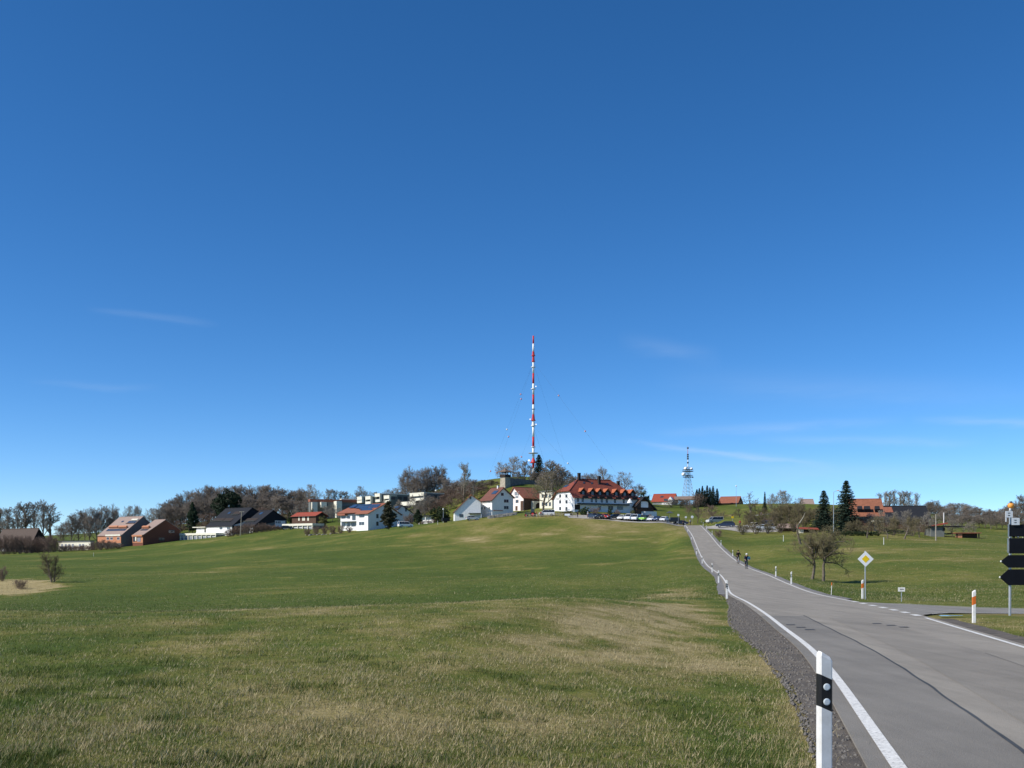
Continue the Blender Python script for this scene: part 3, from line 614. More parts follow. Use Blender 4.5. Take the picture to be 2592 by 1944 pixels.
def tree(kind, px, d, top, label, group=None, width=None, name='tree', base=None, cat='tree', seed=None, lean=None):
    """width = crown width in photo px (None: natural)"""
    TREE_N[0] += 1; R = random.Random(TREE_N[0] * 7 + (seed or 0))
    lst = PROTO[kind]; tm, cm, zm, rx = lst[(TREE_N[0] + (seed or 0)) % len(lst)]
    X = (px - 1296) / F * d; z0 = ground(X, d) - .05
    if base is not None: z0 = min(z0, P(px, base, d).z)
    Hh = P(px, top, d).z - z0; s = Hh / zm; wxy = s if width is None else width / F * d / 2 / rx
    o = empty(name, (X, d, z0), R.random() * 6.28, label, cat, group); o.scale = (wxy, wxy, s)
    if lean: o.rotation_euler = (lean[0], lean[1], o.rotation_euler.z)
    link('trunk', tm, o); link('crown', cm, o); return o
# -- woods and rows
for px, tp in ((2, 1284), (22, 1282), (47, 1276), (66, 1268), (84, 1270), (108, 1262), (127, 1272), (-22, 1280)):
    tree('tall', px, 500 + (px * 7) % 30, tp, 'tall bare tree in the row behind the dark barn', 'tall bare trees behind the dark barn', width=46, name='bare_tree')
for px, tp in ((162, 1318), (180, 1300), (198, 1288), (214, 1284), (226, 1281), (246, 1290), (262, 1275), (279, 1272), (293, 1290)):
    tree('forest', px, 478 + (px * 5) % 25, tp, 'bare grey-brown tree left of the orange brick house', 'bare trees left of the orange house', width=44, name='bare_tree')
for px, tp in ((318, 1278), (336, 1276), (352, 1277), (374, 1284), (392, 1284), (404, 1275)):
    tree('oak', px, 490 + (px * 5) % 20, tp, 'bare round-topped tree showing above the orange house roof', 'bare trees above the orange house', width=40, name='bare_tree')
wood = 'bare trees of the wood on the left hillside'
for i, (px, tp) in enumerate(((425, 1262), (440, 1258), (458, 1248), (476, 1238), (496, 1232), (514, 1229), (531, 1226), (548, 1229), (566, 1228), (584, 1229), (601, 1225), (618, 1226), (634, 1224), (651, 1228), (668, 1225), (684, 1226), (700, 1228), (716, 1236), (732, 1240), (747, 1238), (762, 1232), (775, 1240))):
    tree('forest', px, 545 + (i * 13) % 25, tp, 'bare brown tree of the wood behind the dark slate house', wood, width=58, name='bare_tree')
for i in range(24):
    px = 418 + i * 15.5; tp = np.interp(px, [418, 480, 560, 700, 790], [1290, 1262, 1250, 1252, 1275]) + (i * 37 % 17) - 8
    tree('forest', px, 512 + (i * 11) % 22, tp, 'bare brown tree of the wood behind the dark slate house', wood, width=58, name='bare_tree')
for i in range(20):
    px = 398 + i * 20; tp = np.interp(px, [400, 560, 780], [1325, 1290, 1285]) + (i * 29 % 13) - 6
    tree('red', px, 478 + (i * 7) % 20, tp, 'low reddish bare tree at the foot of the wood', 'reddish undergrowth trees below the wood', width=44, name='bare_tree')
tree('oak', 797, 520, 1224, 'lone bare oak above the grey flats, with the fullest round crown', width=52, name='bare_tree')
for px, tp in ((832, 1236), (846, 1238), (862, 1241), (876, 1242)):
    tree('tall', px, 510, tp, 'slim bare tree behind the flat grey roof', 'slim bare trees behind the grey flats', width=26, name='bare_tree')
for px, tp in ((905, 1240), (919, 1229), (932, 1241), (952, 1243), (974, 1238), (990, 1240), (1004, 1232), (1014, 1243)):
    tree('oak', px, 515, tp, 'bare tree behind the stepped concrete flats', 'bare trees behind the concrete flats', width=34, name='bare_tree')
for px, tp, w_ in ((1028, 1192, 40), (1042, 1175, 44), (1066, 1182, 48), (1084, 1180, 44), (1098, 1176, 40), (1113, 1172, 38), (1126, 1196, 40), (1052, 1205, 50), (1085, 1212, 56)):
    tree('forest', px, 468 + int(px) % 14, tp, 'tall bare tree crowding the hillside above the concrete flats', 'tall bare trees above the concrete flats', width=w_, name='bare_tree')
for i in range(56):
    px = 1056 + (i * 61 % 215); dd = 402 + (i * 23) % 66; g0 = HY - (ground((px - 1296) / F * dd, dd) - EYE) / dd * F
    tree('red', px, dd, max(g0 - 23 - (i * 31 % 11), float(np.interp(px, [1056, 1120, 1160, 1200, 1270], [1236, 1222, 1226, 1231, 1236]))), 'reddish bare thicket tree on the slope below the lookout', 'reddish thicket on the slope below the lookout', width=40, name='bare_tree')
tree('tall', 1172, 402, 1168, 'dark narrow bare tree rising above the white barn roof', width=44, name='bare_tree')
for px, tp in ((1186, 1214), (1199, 1217), (1210, 1219), (1222, 1214), (1243, 1222), (1258, 1219), (1268, 1224)):
    tree('tall', px, 470, tp, 'thin bare sapling on the ridge left of the lookout tower', 'saplings on the ridge by the lookout', width=22, name='sapling')
for i in range(12):
    tree('forest', 1128 + i * 11.5, 452 + (i * 13) % 26, 1208 + (i * 29 % 17) + (6 if i > 6 else 0), 'bare brown tree on the ridge between the flats and the lookout tower', 'bare trees on the ridge left of the lookout', width=34, name='bare_tree')
tree('oak', 1298, 432, 1152, 'big bare tree right behind the lookout tower', width=58, name='bare_tree')
tree('oak', 1272, 446, 1168, 'smaller bare tree left behind the lookout tower', width=36, name='bare_tree')
tree('tall', 1329, 418, 1165, 'narrow bare tree between the lookout and the mast', width=24, name='bare_tree')
tree('tall', 1343, 426, 1178, 'short narrow bare tree at the foot of the mast', width=20, name='bare_tree')
tree('spruce', 1364, 455, 1149, 'dark spruce standing beside the foot of the striped mast', width=50, name='spruce_tree')
tree('tall', 1399, 380, 1163, 'tall dense bare tree left of the inn, right of the mast', width=48, name='bare_tree')
tree('forest', 1417, 378, 1182, 'bare tree close behind the left end of the inn', width=44, name='bare_tree')
tree('forest', 1380, 372, 1192, 'brown bare tree behind the farmhouse roof', width=44, name='bare_tree')
for px, tp, w_ in ((1312, 1190, 40), (1388, 1180, 40), (1408, 1172, 40), (1432, 1190, 40), (1352, 1192, 34), (1440, 1205, 40)):
    tree('forest', px, 402 + px % 20, tp, 'bare brown tree around the foot of the mast', 'bare trees around the foot of the mast', width=w_, name='bare_tree')
tree('apple', 1374, 318, 1178, 'broad spreading bare tree in front of the farmhouse with the brown roof', width=92, name='spreading_tree')
for px, tp, w_ in ((1462, 1204, 36), (1478, 1195, 40), (1494, 1197, 38)):
    tree('forest', px, 412, tp, 'bare tree showing over the inn ridge, left part', 'bare trees over the inn ridge', width=w_, name='bare_tree')
tree('oak', 1528, 405, 1178, 'round-crowned bare tree towering over the middle of the inn roof', width=52, name='bare_tree')
tree('oak', 1584, 398, 1193, 'bare tree behind the right slope of the inn roof', width=56, name='bare_tree')
tree('forest', 1612, 392, 1222, 'lower bare tree behind the right end of the inn roof', width=42, name='bare_tree')
tree('evergreen', 1632, 372, 1240, 'dark ivy-clad tree at the right end of the inn', width=26, name='ivy_tree')
# -- ridge on the right of the inn
for px, tp in ((1764, 1237), (1770, 1235), (1778, 1229), (1790, 1227), (1797, 1233), (1805, 1229), (1815, 1235), (1784, 1240)):
    tree('spruce', px, 400 + (px * 3) % 14, tp, 'dark spruce in the tight clump right of the lattice tower', 'spruces in the clump by the lattice tower', width=26, name='spruce_tree', base=1290)
tree('red', 1765, 312, 1245, 'round reddish bare tree with pale trunk beside the top of the road', width=62, name='round_tree')
tree('red', 1801, 300, 1277, 'lower reddish bare tree right of the round reddish tree', width=50, name='round_tree')
for px, tp, w_ in ((1700, 1262, 34), (1722, 1262, 34), (1740, 1263, 40)):
    tree('forest', px, 395, tp, 'low brown thicket in front of the ridge house', 'thicket in front of the ridge house', width=w_, name='shrub', cat='shrub', base=1290)
for px, tp, w_ in ((1828, 1292, 36), (1852, 1296, 40), (1872, 1286, 40), (1895, 1300, 30)):
    tree('apple', px, 292, tp, 'brownish bare shrub behind the dark estate car', 'shrubs behind the dark estate car', width=w_, name='shrub', cat='shrub')
tree('apple', 1899, 272, 1243, 'gnarled bare tree with forked trunk behind the silver car', width=58, name='gnarled_tree')
tree('spruce', 1936, 345, 1243, 'small pointed spruce on the right-hand ridge', width=15, name='spruce_tree', base=1290)
for px, tp, w_ in ((1953, 1247, 30), (1974, 1237, 36), (1993, 1240, 34), (2020, 1257, 30)):
    tree('oak', px, 340, tp, 'bare tree on the ridge left of the small brown house', 'bare trees left of the small brown house', width=w_, name='bare_tree', base=1300)
for px, tp, w_ in ((1958, 1290, 40), (1975, 1276, 44), (1998, 1270, 46), (2018, 1276, 44), (2042, 1284, 42), (2066, 1286, 40), (2090, 1296, 40), (2112, 1300, 36)):
    tree('bushtree', px, 262 + int(px) % 12, tp, 'olive-brown bare garden tree below the ridge houses', 'olive-brown garden trees', width=w_, name='garden_tree')
tree('bush', 1948, 262, 1306, 'dense reddish bush right of the silver car', width=52, name='shrub', cat='shrub')
tree('evergreen', 2074, 240, 1311, 'round dark evergreen bush below the smaller spruce', width=28, name='evergreen_bush', cat='shrub')
tree('spruce', 2085, 238, 1239, 'smaller of the two spruces by the street lamp', width=70, name='spruce_tree')
tree('spruce', 2142, 226, 1215, 'taller of the two spruces, right of the street lamp', width=94, name='spruce_tree')
for px, tp in ((2226, 1247), (2240, 1243), (2252, 1241), (2264, 1238), (2277, 1241), (2289, 1240), (2302, 1243), (2318, 1245)):
    tree('tall', px, 335 + (px * 3) % 10, tp, 'tall pale bare tree in the row behind the dark barn roof', 'row of tall bare trees behind the dark roof', width=22, name='bare_tree')
rw = 'bare trees of the copse at the right edge'
for i, (px, tp) in enumerate(((2340, 1268), (2352, 1272), (2367, 1264), (2384, 1276), (2398, 1272), (2414, 1271), (2430, 1272), (2446, 1274), (2462, 1280), (2480, 1284), (2498, 1287), (2516, 1290), (2534, 1284), (2548, 1279), (2562, 1272), (2578, 1264), (2594, 1250), (2612, 1240))):
    tree('forest', px, 335 + (i * 13) % 20, tp, 'bare brown tree of the copse at the right edge', rw, width=44, name='bare_tree')
for i in range(15):
    tree('forest', 2392 + i * 14.5, 296 + (i * 7) % 18, 1290 + (i * 37 % 16), 'low brown tree along the foot of the right-hand copse', 'low trees along the right-hand copse', width=36, name='bare_tree')
tree('apple', 2195, 205, 1310, 'dark orchard tree left of the farmhouse door', width=54, name='orchard_tree')
tree('apple', 2246, 202, 1322, 'low wide orchard tree before the dark roof, left of a pair', width=50, name='orchard_tree')
tree('apple', 2288, 200, 1318, 'low wide orchard tree before the dark roof, right of a pair', width=60, name='orchard_tree')
tree('apple', 2328, 216, 1312, 'pale orchard tree beside the grey shed', width=44, name='orchard_tree')
for px, tp, w_ in ((2150, 1318, 36), (2172, 1310, 34), (2225, 1305, 34), (2262, 1302, 40), (2310, 1305, 40)):
    tree('bushtree', px, 222, tp, 'brown bare garden tree in front of the farm buildings', 'garden trees by the farm buildings', width=w_, name='garden_tree')
for i in range(30):
    px = 1880 + i * 10.4 + (i * 7 % 5); dd = 236 + (i * 17) % 50; g0 = HY - (ground((px - 1296) / F * dd, dd) - EYE) / dd * F
    tree('bushtree', px, dd, g0 - 30 - (i * 29 % 17), 'olive-brown bare fruit tree between the car park and the farm', 'fruit trees between the car park and the farm', width=38, name='fruit_tree')
for i in range(10):
    tree('evergreen', 2112 + i * 12, 214, 1343 + i % 3, 'low green hedge bush along the top of the right-hand meadow', 'hedge bushes along the right-hand meadow', width=17, name='hedge_bush', cat='shrub')
for px, tp, w_ in ((2206, 1296, 44), (2238, 1290, 40), (2266, 1292, 44), (2298, 1288, 44), (2340, 1294, 40), (2365, 1300, 36), (2410, 1312, 40), (2450, 1318, 40)):
    tree('oak', px, 226 + px % 9, tp, 'open bare tree in front of the dark farm roofs', 'open bare trees before the farm roofs', width=w_, name='bare_tree')
# -- evergreens of the left village
tree('pine', 487, 462, 1269, 'smaller dark pine left of the slate house roof', width=42, name='pine_tree')
tree('pineround', 577, 452, 1240, 'large rounded dark pine behind the slate house', width=78, name='pine_tree')
tree('cypress', 984, 345, 1268, 'brownish conifer standing in front of the solar-roof house', width=56, name='conifer_tree')
tree('pine', 1058, 345, 1288, 'dark green conifer left of the white barn', width=30, name='conifer_tree')
tree('oak', 1062, 372, 1265, 'slender bare tree with pale trunk by the dark conifer', width=34, name='bare_tree')
tree('evergreen', 1108, 362, 1282, 'big clipped evergreen beside the white barn', width=46, name='evergreen_bush', cat='shrub', base=1322)
tree('evergreen', 1126, 366, 1286, 'dark clipped evergreen touching the white barn roof', width=34, name='evergreen_bush', cat='shrub', base=1322)
tree('yellowbush', 817, 408, 1306, 'yellow-green bush at the end of the upper garages', width=26, name='evergreen_bush', cat='shrub')
tree('evergreen', 735, 440, 1292, 'dark narrow conifer left of the brown timber house', width=16, name='conifer_tree')
tree('evergreen', 790, 432, 1287, 'dark cypress below the grey flats', width=12, name='conifer_tree')
for px, dd, tp, w_ in ((842, 428, 1272, 24), (857, 424, 1284, 22), (826, 432, 1278, 24), (1046, 405, 1250, 34), (1076, 408, 1246, 38), (1100, 412, 1256, 34), (1008, 420, 1262, 26), (968, 425, 1264, 20), (750, 446, 1278, 30), (770, 448, 1276, 30)):
    tree('oak', px, dd, tp, 'bare garden tree standing in front of the grey and cream flats', 'bare garden trees before the flats', width=w_, name='bare_tree')
# -- hedges and shrubs at the upper field edge
for i in range(22):
    px = -6 + i * 14.5; tp = np.interp(px, [0, 120, 200, 260, 310], [1352, 1352, 1362, 1368, 1374]) + (i * 37 % 9) - 4
    if 150 < px < 232: tp = 1378 + i % 3
    tree('bush', px, 412 + (i * 5) % 9, tp, 'reddish bare shrub along the upper edge of the field at far left', 'shrubs along the field edge at far left', width=30, name='shrub', cat='shrub')
for i in range(12):
    px = 578 + i * 12; tp = np.interp(px, [578, 620, 680, 715], [1342, 1322, 1326, 1332]) + (i * 29 % 7) - 3
    tree('bush', px, 408, tp, 'reddish bare shrub in front of the slate house', 'shrubs in front of the slate house', width=24, name='shrub', cat='shrub')
for i, (px, tp) in enumerate(((778, 1336), (800, 1330), (822, 1326), (842, 1330), (862, 1328), (884, 1330), (1030, 1300), (1042, 1296), (1068, 1318), (1085, 1316), (1100, 1312))):
    tree('bush', px, 366, tp, 'small brown garden shrub among the white houses', 'garden shrubs among the white houses', width=20, name='shrub', cat='shrub')
# -- inn garden
tree('evergreen', 1479, 312, 1283, 'broad dark bush in front of the inn', width=32, name='evergreen_bush', cat='shrub', base=1312)
tree('bush', 1506, 312, 1281, 'pale brown rounded bush in front of the inn', width=26, name='shrub', cat='shrub', base=1310)
tree('evergreen', 1544, 310, 1285, 'narrow dark clipped bush in front of the inn', width=12, name='evergreen_bush', cat='shrub', base=1308)
tree('bush', 1562, 310, 1288, 'thin brown bush in front of the inn windows', width=20, name='shrub', cat='shrub', base=1310)
tree('yellowbush', 1600, 308, 1290, 'yellow-green bush at the right end of the inn', width=14, name='evergreen_bush', cat='shrub', base=1310)
tree('yellowbush', 1436, 310, 1292, 'low yellow-brown bush left of the inn entrance', width=34, name='evergreen_bush', cat='shrub', base=1306)
tree('bush', 1640, 312, 1300, 'brown bush beside the right end of the inn', width=22, name='shrub', cat='shrub', base=1320)
# -- the field itself
tree('bushtree', 134, 118, 1390, 'lone dark upright bush standing in the green field at the left', width=62, name='lone_bush', cat='shrub', base=1473)
tree('bush', 52, 108, 1466, 'small brown bush in the straw patch at the left edge', width=34, name='shrub', cat='shrub')
tree('bush', 6, 125, 1430, 'small bare bush at the left picture edge above the straw patch', width=24, name='shrub', cat='shrub')
tree('bush', 1818, 214, 1340, 'small brown bush beside the upper right road verge', width=22, name='shrub', cat='shrub')
def ordinals():
    W_ = ('leftmost', 'second', 'third', 'fourth', 'fifth', 'sixth', 'seventh', 'eighth', 'ninth', 'tenth', 'eleventh', 'twelfth'); by = {}
    for o in COL.objects:
        if o.get('group') and o.get('label'): by.setdefault(o['label'], []).append(o)
    for lb, lst in by.items():
        if 2 <= len(lst) <= 12:
            for k, o in enumerate(sorted(lst, key=lambda q: q.location.x / q.location.y)): o['label'] = lb + (', leftmost one' if k == 0 else ', %s from left' % W_[k])
ordinals()
# ------------------------------------------------------------------ buildings
M_WHITE = mat('white_render', (.82, .81, .78), .85, .05, 1.5); M_CREAM = mat('cream_concrete', (.70, .67, .55), .85, .08, 1.2)
M_GREYW = mat('grey_concrete', (.15, .16, .15), .9, .12, 1.0); M_PALEB = mat('inn_render', (.76, .77, .78), .85, .05, 1.5)
M_BRICK = mat('red_brick', (.175, .066, .042), .9, .2, 6.0, bump=.3, bscale=14); M_ORANGE = mat('orange_render', (.47, .205, .11), .85, .1, 2.0)
M_TILE_B = mat('brown_roof_tiles', (.29, .215, .18), .85, .15, 3.0, bump=.4, bscale=9); M_TILE_R = mat('red_roof_tiles', (.29, .062, .036), .8, .18, 3.0, bump=.4, bscale=9)
M_TILE_O = mat('orange_roof_tiles', (.38, .115, .055), .8, .15, 3.0, bump=.4, bscale=9); M_TILE_RB = mat('weathered_red_tiles', (.27, .100, .060), .85, .25, 2.0, bump=.4, bscale=9)
M_SLATE = mat('slate', (.022, .024, .029), .85, .25, 3.0, spec=.15, bump=.3, bscale=9); M_DARKW = mat('dark_timber', (.035, .026, .022), .85, .3, 3.0); M_BROWNW = mat('brown_timber', (.095, .055, .038), .85, .25, 3.0)
M_GLASS = mat('window_glass', (.045, .06, .08), .12, spec=.6); M_FRAME = mat('white_frame', (.75, .75, .74), .5); M_DFRAME = mat('dark_frame', (.06, .05, .045), .6)
M_SOLAR = mat('solar_glass', (.035, .07, .13), .18, spec=.6); M_METAL = mat('galvanised_steel', (.42, .44, .45), .45, .1, 6.0, metal=.5); M_DOOR = mat('garage_door_grey', (.22, .24, .28), .6, .1, 2.0)
M_STONE = mat('tower_stone', (.36, .32, .25), .92, .3, 1.4, bump=.6, bscale=4); M_SHINGLE = mat('brown_shingles', (.17, .125, .095), .9, .2, 4.0); M_PINK = mat('pale_pink_render', (.80, .72, .68), .85, .08, 1.0)
M_ROCK = mat('rock', (.30, .28, .25), .95, .35, 3.0, bump=.6, bscale=8)
class House:
    def __init__(s, name, label, cx, cy, d, th, pa, pb, cat='house', group=None, deep=2.5, lb=None):
        s.t = rad(th); s.c, s.s = math.cos(s.t), math.sin(s.t); s.O = P(cx, cy, d)
        ua, ub = (pa - 1296) / F, (pb - 1296) / F
        s.LA = (s.O.x - ua * d) / (s.c + ua * s.s); s.LB = lb or (ub * d - s.O.x) / (s.s - ub * s.c)
        s.o = empty(name, s.O, -s.t, label, cat, group); s.deep = deep; s.d = d
    def local(s, w):
        dx, dy = w.x - s.O.x, w.y - s.O.y; return Vector((s.c * dx - s.s * dy, s.s * dx + s.c * dy, w.z - s.O.z))
    def ray(s, px, py):
        return s.local(Vector((0, 0, EYE))), Vector((s.c * (px - 1296) / F - s.s, s.s * (px - 1296) / F + s.c, (HY - py) / F))
    def onA(s, px, py, y=0.0): o, r = s.ray(px, py); t_ = (y - o.y) / r.y; p = o + r * t_; return p.x, p.z
    def onB(s, px, py, x=0.0): o, r = s.ray(px, py); t_ = (x - o.x) / r.x; p = o + r * t_; return p.y, p.z
    def onplane(s, px, py, p0, nn): o, r = s.ray(px, py); t_ = (p0 - o).dot(nn) / r.dot(nn); return o + r * t_
    def hA(s, py): return (s_py(py, s.d) - s.O.z)
    def box(s, name, m, x0, x1, y0, y1, z0, z1, parent=None): return MB().box(x0, x1, y0, y1, z0, z1).build(name, m, parent or s.o)
    def walls(s, m, h, x0=None, x1=0.0, y0=0.0, y1=None, name='wall'):
        return s.box(name, m, -s.LA if x0 is None else x0, x1, y0, s.LB if y1 is None else y1, -s.deep, h)
    def gable_x(s, m, mr, hf, hr, hb=None, fr=.5, x0=None, x1=0.0, y0=0.0, y1=None, oh=.5, th=.22, mg=None):
        """ridge along x', gable shown on the B side"""
        x0 = -s.LA if x0 is None else x0; y1 = s.LB if y1 is None else y1; hb = hf if hb is None else hb; yr = y0 + (y1 - y0) * fr; D = -s.deep
        pr = [(y0, D), (y1, D), (y1, hb), (yr, hr), (y0, hf)]
        MB().hexa([(x0, a, b) for a, b in pr], [(x1, a, b) for a, b in pr]).build('wall', m, s.o)
        s.front = (Vector((x0, yr, hr + .12)), Vector((0, -(hr - hf), (yr - y0))).normalized())
        sf = (hr - hf) / (yr - y0); sb = (hr - hb) / (y1 - yr); e = .12; rf = MB()
        rf.slab([(x0 - oh, y0 - oh, hf - sf * oh + e), (x1 + oh, y0 - oh, hf - sf * oh + e), (x1 + oh, yr, hr + e), (x0 - oh, yr, hr + e)], th)
        rf.slab([(x0 - oh, yr, hr + e - .003), (x1 + oh, yr, hr + e - .003), (x1 + oh, y1 + oh, hb - sb * oh + e), (x0 - oh, y1 + oh, hb - sb * oh + e)], th)
        r = rf.build('roof', mr, s.o)
        MB().tube((x0 - oh, yr, hr + e + .02), (x1 + oh, yr, hr + e + .02), .12, n=6).build('ridge_cap', mr, r)
        MB().tube((x0 - oh, y0 - oh - .08, hf - sf * oh - .02), (x1 + oh, y0 - oh - .08, hf - sf * oh - .02), .08, n=6).build('gutter', M_DFRAME, r)
        if mg is not None: MB().poly([(x1 + .03, y0, hf), (x1 + .03, y1, hb), (x1 + .03, yr, hr)]).build('gable_cladding', mg, s.o)
        s.x0, s.hf, s.hr, s.yr = x0, hf, hr, yr; return r
    def gable_y(s, m, mr, hl, hr, fr=.5, x0=None, x1=0.0, y0=0.0, y1=None, oh=.5, th=.22):
        """ridge along y', gable shown on the A side"""
        x0 = -s.LA if x0 is None else x0; y1 = s.LB if y1 is None else y1; xr = x0 + (x1 - x0) * fr; D = -s.deep
        pr = [(x0, D), (x1, D), (x1, hl), (xr, hr), (x0, hl)]
        MB().hexa([(a, y0, b) for a, b in pr], [(a, y1, b) for a, b in pr]).build('wall', m, s.o)
        sl_ = (hr - hl) / (x1 - xr); sm = (hr - hl) / (xr - x0); e = .12; rf = MB()
        rf.slab([(xr, y0 - oh, hr + e), (x1 + oh, y0 - oh, hl - sl_ * oh + e), (x1 + oh, y1 + oh, hl - sl_ * oh + e), (xr, y1 + oh, hr + e)], th)
        rf.slab([(x0 - oh, y0 - oh, hl - sm * oh + e), (xr, y0 - oh, hr + e - .003), (xr, y1 + oh, hr + e - .003), (x0 - oh, y1 + oh, hl - sm * oh + e)], th)
        r = rf.build('roof', mr, s.o); MB().tube((xr, y0 - oh, hr + e + .02), (xr, y1 + oh, hr + e + .02), .12, n=6).build('ridge_cap', mr, r)
        s.right = (Vector((x1, y0, hl + .12)), Vector(((hr - hl), 0, (x1 - xr))).normalized()); return r
    def _win(s, name, m, a0, a1, z0, z1, wall, off=0.0, fw=.09, pane=M_GLASS, proud=.05):
        def bx(mb, u0, u1, v0, v1, p0, p1):
            if wall == 'A': mb.box(u0, u1, off - p1, off - p0, v0, v1)
            else: mb.box(off + p0, off + p1, u0, u1, v0, v1)
        f = MB(); bx(f, a0 - fw, a0, z0 - fw, z1 + fw, -.05, proud); bx(f, a1, a1 + fw, z0 - fw, z1 + fw, -.05, proud); bx(f, a0, a1, z0 - fw, z0, -.05, proud + .02); bx(f, a0, a1, z1, z1 + fw, -.05, proud)
        if a1 - a0 > 1.0: bx(f, (a0 + a1) / 2 - .03, (a0 + a1) / 2 + .03, z0, z1, -.05, proud - .01)
        o = f.build(name, m, s.o); g_ = MB(); bx(g_, a0, a1, z0, z1, -.05, .02); g_.build('pane', pane, o); return o
    def win(s, wall, px0, py0, px1, py1, m=M_FRAME, pane=M_GLASS, off=0.0, name='window', fw=.09):
        fn = s.onA if wall == 'A' else s.onB; a0, zt = fn(px0, (py0 + py1) / 2, off)[0], fn((px0 + px1) / 2, py0, off)[1]; a1, zb = fn(px1, (py0 + py1) / 2, off)[0], fn((px0 + px1) / 2, py1, off)[1]
        return s._win(name, m, min(a0, a1), max(a0, a1), zb, zt, wall, off, fw, pane)
    def panel(s, wall, px0, py0, px1, py1, m, name='panel', off=0.0, th=.08):
        fn = s.onA if wall == 'A' else s.onB; a0, a1 = sorted((fn(px0, (py0 + py1) / 2, off)[0], fn(px1, (py0 + py1) / 2, off)[0])); zt, zb = fn((px0 + px1) / 2, py0, off)[1], fn((px0 + px1) / 2, py1, off)[1]
        mb = MB(); mb.box(a0, a1, off - th, off + .05, zb, zt) if wall == 'A' else mb.box(off - .05, off + th, a0, a1, zb, zt); return mb.build(name, m, s.o)
    def onroof(s, name, m, px0, py0, px1, py1, th=.12, plane=None, parent=None, frame=None):
        p0, nn = plane or s.front; c = [s.onplane(x, y, p0, nn) for x, y in ((px0, py1), (px1, py1), (px1, py0), (px0, py0))]
        if plane is None or abs(nn.x) < 1e-6:   # keep edges parallel to the eave
            xa, xb = (c[0].x + c[3].x) / 2, (c[1].x + c[2].x) / 2; c[0].x = c[3].x = xa; c[1].x = c[2].x = xb
            yl, yh = (c[0].y + c[1].y) / 2, (c[2].y + c[3].y) / 2
            for q, yv in ((0, yl), (1, yl), (2, yh), (3, yh)): c[q].y = yv; c[q].z = p0.z - (nn.y * (yv - p0.y)) / nn.z
        o = MB().hexa([p - nn * .03 for p in c], [p + nn * th for p in c]).build(name, m, parent or s.o)
        if frame:
            e = c[1] - c[0]; MB().hexa([c[0] + nn * .02, c[1] + nn * .02, c[1] + nn * .02 - Vector((0, .35, 0)), c[0] + nn * .02 - Vector((0, .35, 0))], [c[0] + nn * .35, c[1] + nn * .35, c[1] + nn * .35 - Vector((0, .35, 0)), c[0] + nn * .35 - Vector((0, .35, 0))]).build('sill', frame, o)
        return o
    def chimney(s, x, y, z0, z1, w=.5, m=None):
        o = s.box('chimney', m or M_DFRAME, x - w / 2, x + w / 2, y - w / 2, y + w / 2, z0, z1); MB().box(x - w / 2 - .08, x + w / 2 + .08, y - w / 2 - .08, y + w / 2 + .08, z1, z1 + .1).build('chimney_cap', M_DFRAME, o); return o
def s_py(py, d): return EYE + (HY - py) / F * d
def zrel(h, py, d): return s_py(py, d) - h.O.z
def depth_at(h, y): return h.O.y + y * h.c
# 1 -- dark barn far left
h = House('timber_barn', 'dark timber barn with low brown roof behind shrubs at the far left', 78, 1400, 428, 40, -10, 122)
h.gable_x(M_DARKW, mat('dark_brown_roof', (.085, .062, .050), .9, .2, 3.0), zrel(h, 1376, 428), zrel(h, 1338, 434), fr=.42, oh=.8)
h.panel('A', 2, 1378, 14, 1396, M_WHITE, 'door')
# 2 -- low white outbuilding behind hedge
h = House('outbuilding', 'low white outbuilding half hidden by red shrubs', 229, 1394, 426, 38, 148, 238, cat='outbuilding')
h.walls(M_CREAM, zrel(h, 1371, 426)); h.box('roof', M_GREYW, -h.LA - .3, .3, -.3, h.LB + .3, zrel(h, 1371, 426), zrel(h, 1371, 426) + .35)
for a in (155, 164, 173, 182, 200, 208): h.panel('A', a, 1377, a + 5, 1390, M_DOOR, 'garage_door')
# 3 -- orange brick terrace: two staggered units
def terrace(cx, cy, d, pa, pb, eave, ridge, mg, mfront, label, wins):
    h = House('brick_house', label, cx, cy, d, 38, pa, pb)
    LB = h.LB; hr = zrel(h, ridge, d + LB * .55 * h.c); h.gable_x(mg, M_TILE_B, zrel(h, eave, d), hr, zrel(h, eave - 14, d + LB * h.c), fr=.60, oh=.25)
    h.panel('A', pa, eave + 1, cx, cy, mfront, 'front_wall', th=.1); return h
h1 = terrace(306.6, 1375, 432, 247.6, 398, 1355, 1307.5, M_GREYW, M_ORANGE, 'brown-roofed terrace house with grey gable and orange front, left unit', None)
h1.panel('A', 268, 1353, 306, 1357, M_CREAM, 'lintel', off=-.1, th=.3)
for a in (270, 279.5, 296.5): h1.win('A', a, 1360, a + 6, 1366, off=-.1)
for a, b in ((279, 300), (303, 323)): h1.onroof('balcony_beam', M_ORANGE, a, 1334.5, b, 1337.5, .9)
h1.onroof('roof_terrace', M_GLASS, 272, 1339, 318, 1344, .16); h1.onroof('roof_window', M_GLASS, 308, 1318.5, 313, 1322, .10); h1.onroof('roof_terrace', M_GLASS, 324, 1319, 344, 1325, .14, frame=M_TILE_B); h1.onroof('terrace_beam', M_CREAM, 335, 1315.5, 350, 1318, .5)
h2 = terrace(362, 1374, 426, 336, 455, 1354, 1315.6, M_BRICK, M_ORANGE, 'brown-roofed terrace house with dark red brick gable, right unit', None)
h2.panel('A', 336, 1354, 362, 1358, M_ORANGE, 'lintel', off=-.1, th=.5); h2.panel('A', 337, 1360, 343, 1371, M_GLASS, 'door', off=-.1); h2.panel('A', 343.5, 1359, 346.5, 1369, M_CREAM, 'pillar', off=-.1, th=.3); h2.panel('A', 348, 1361, 356, 1371, M_DOOR, 'door', off=-.1)
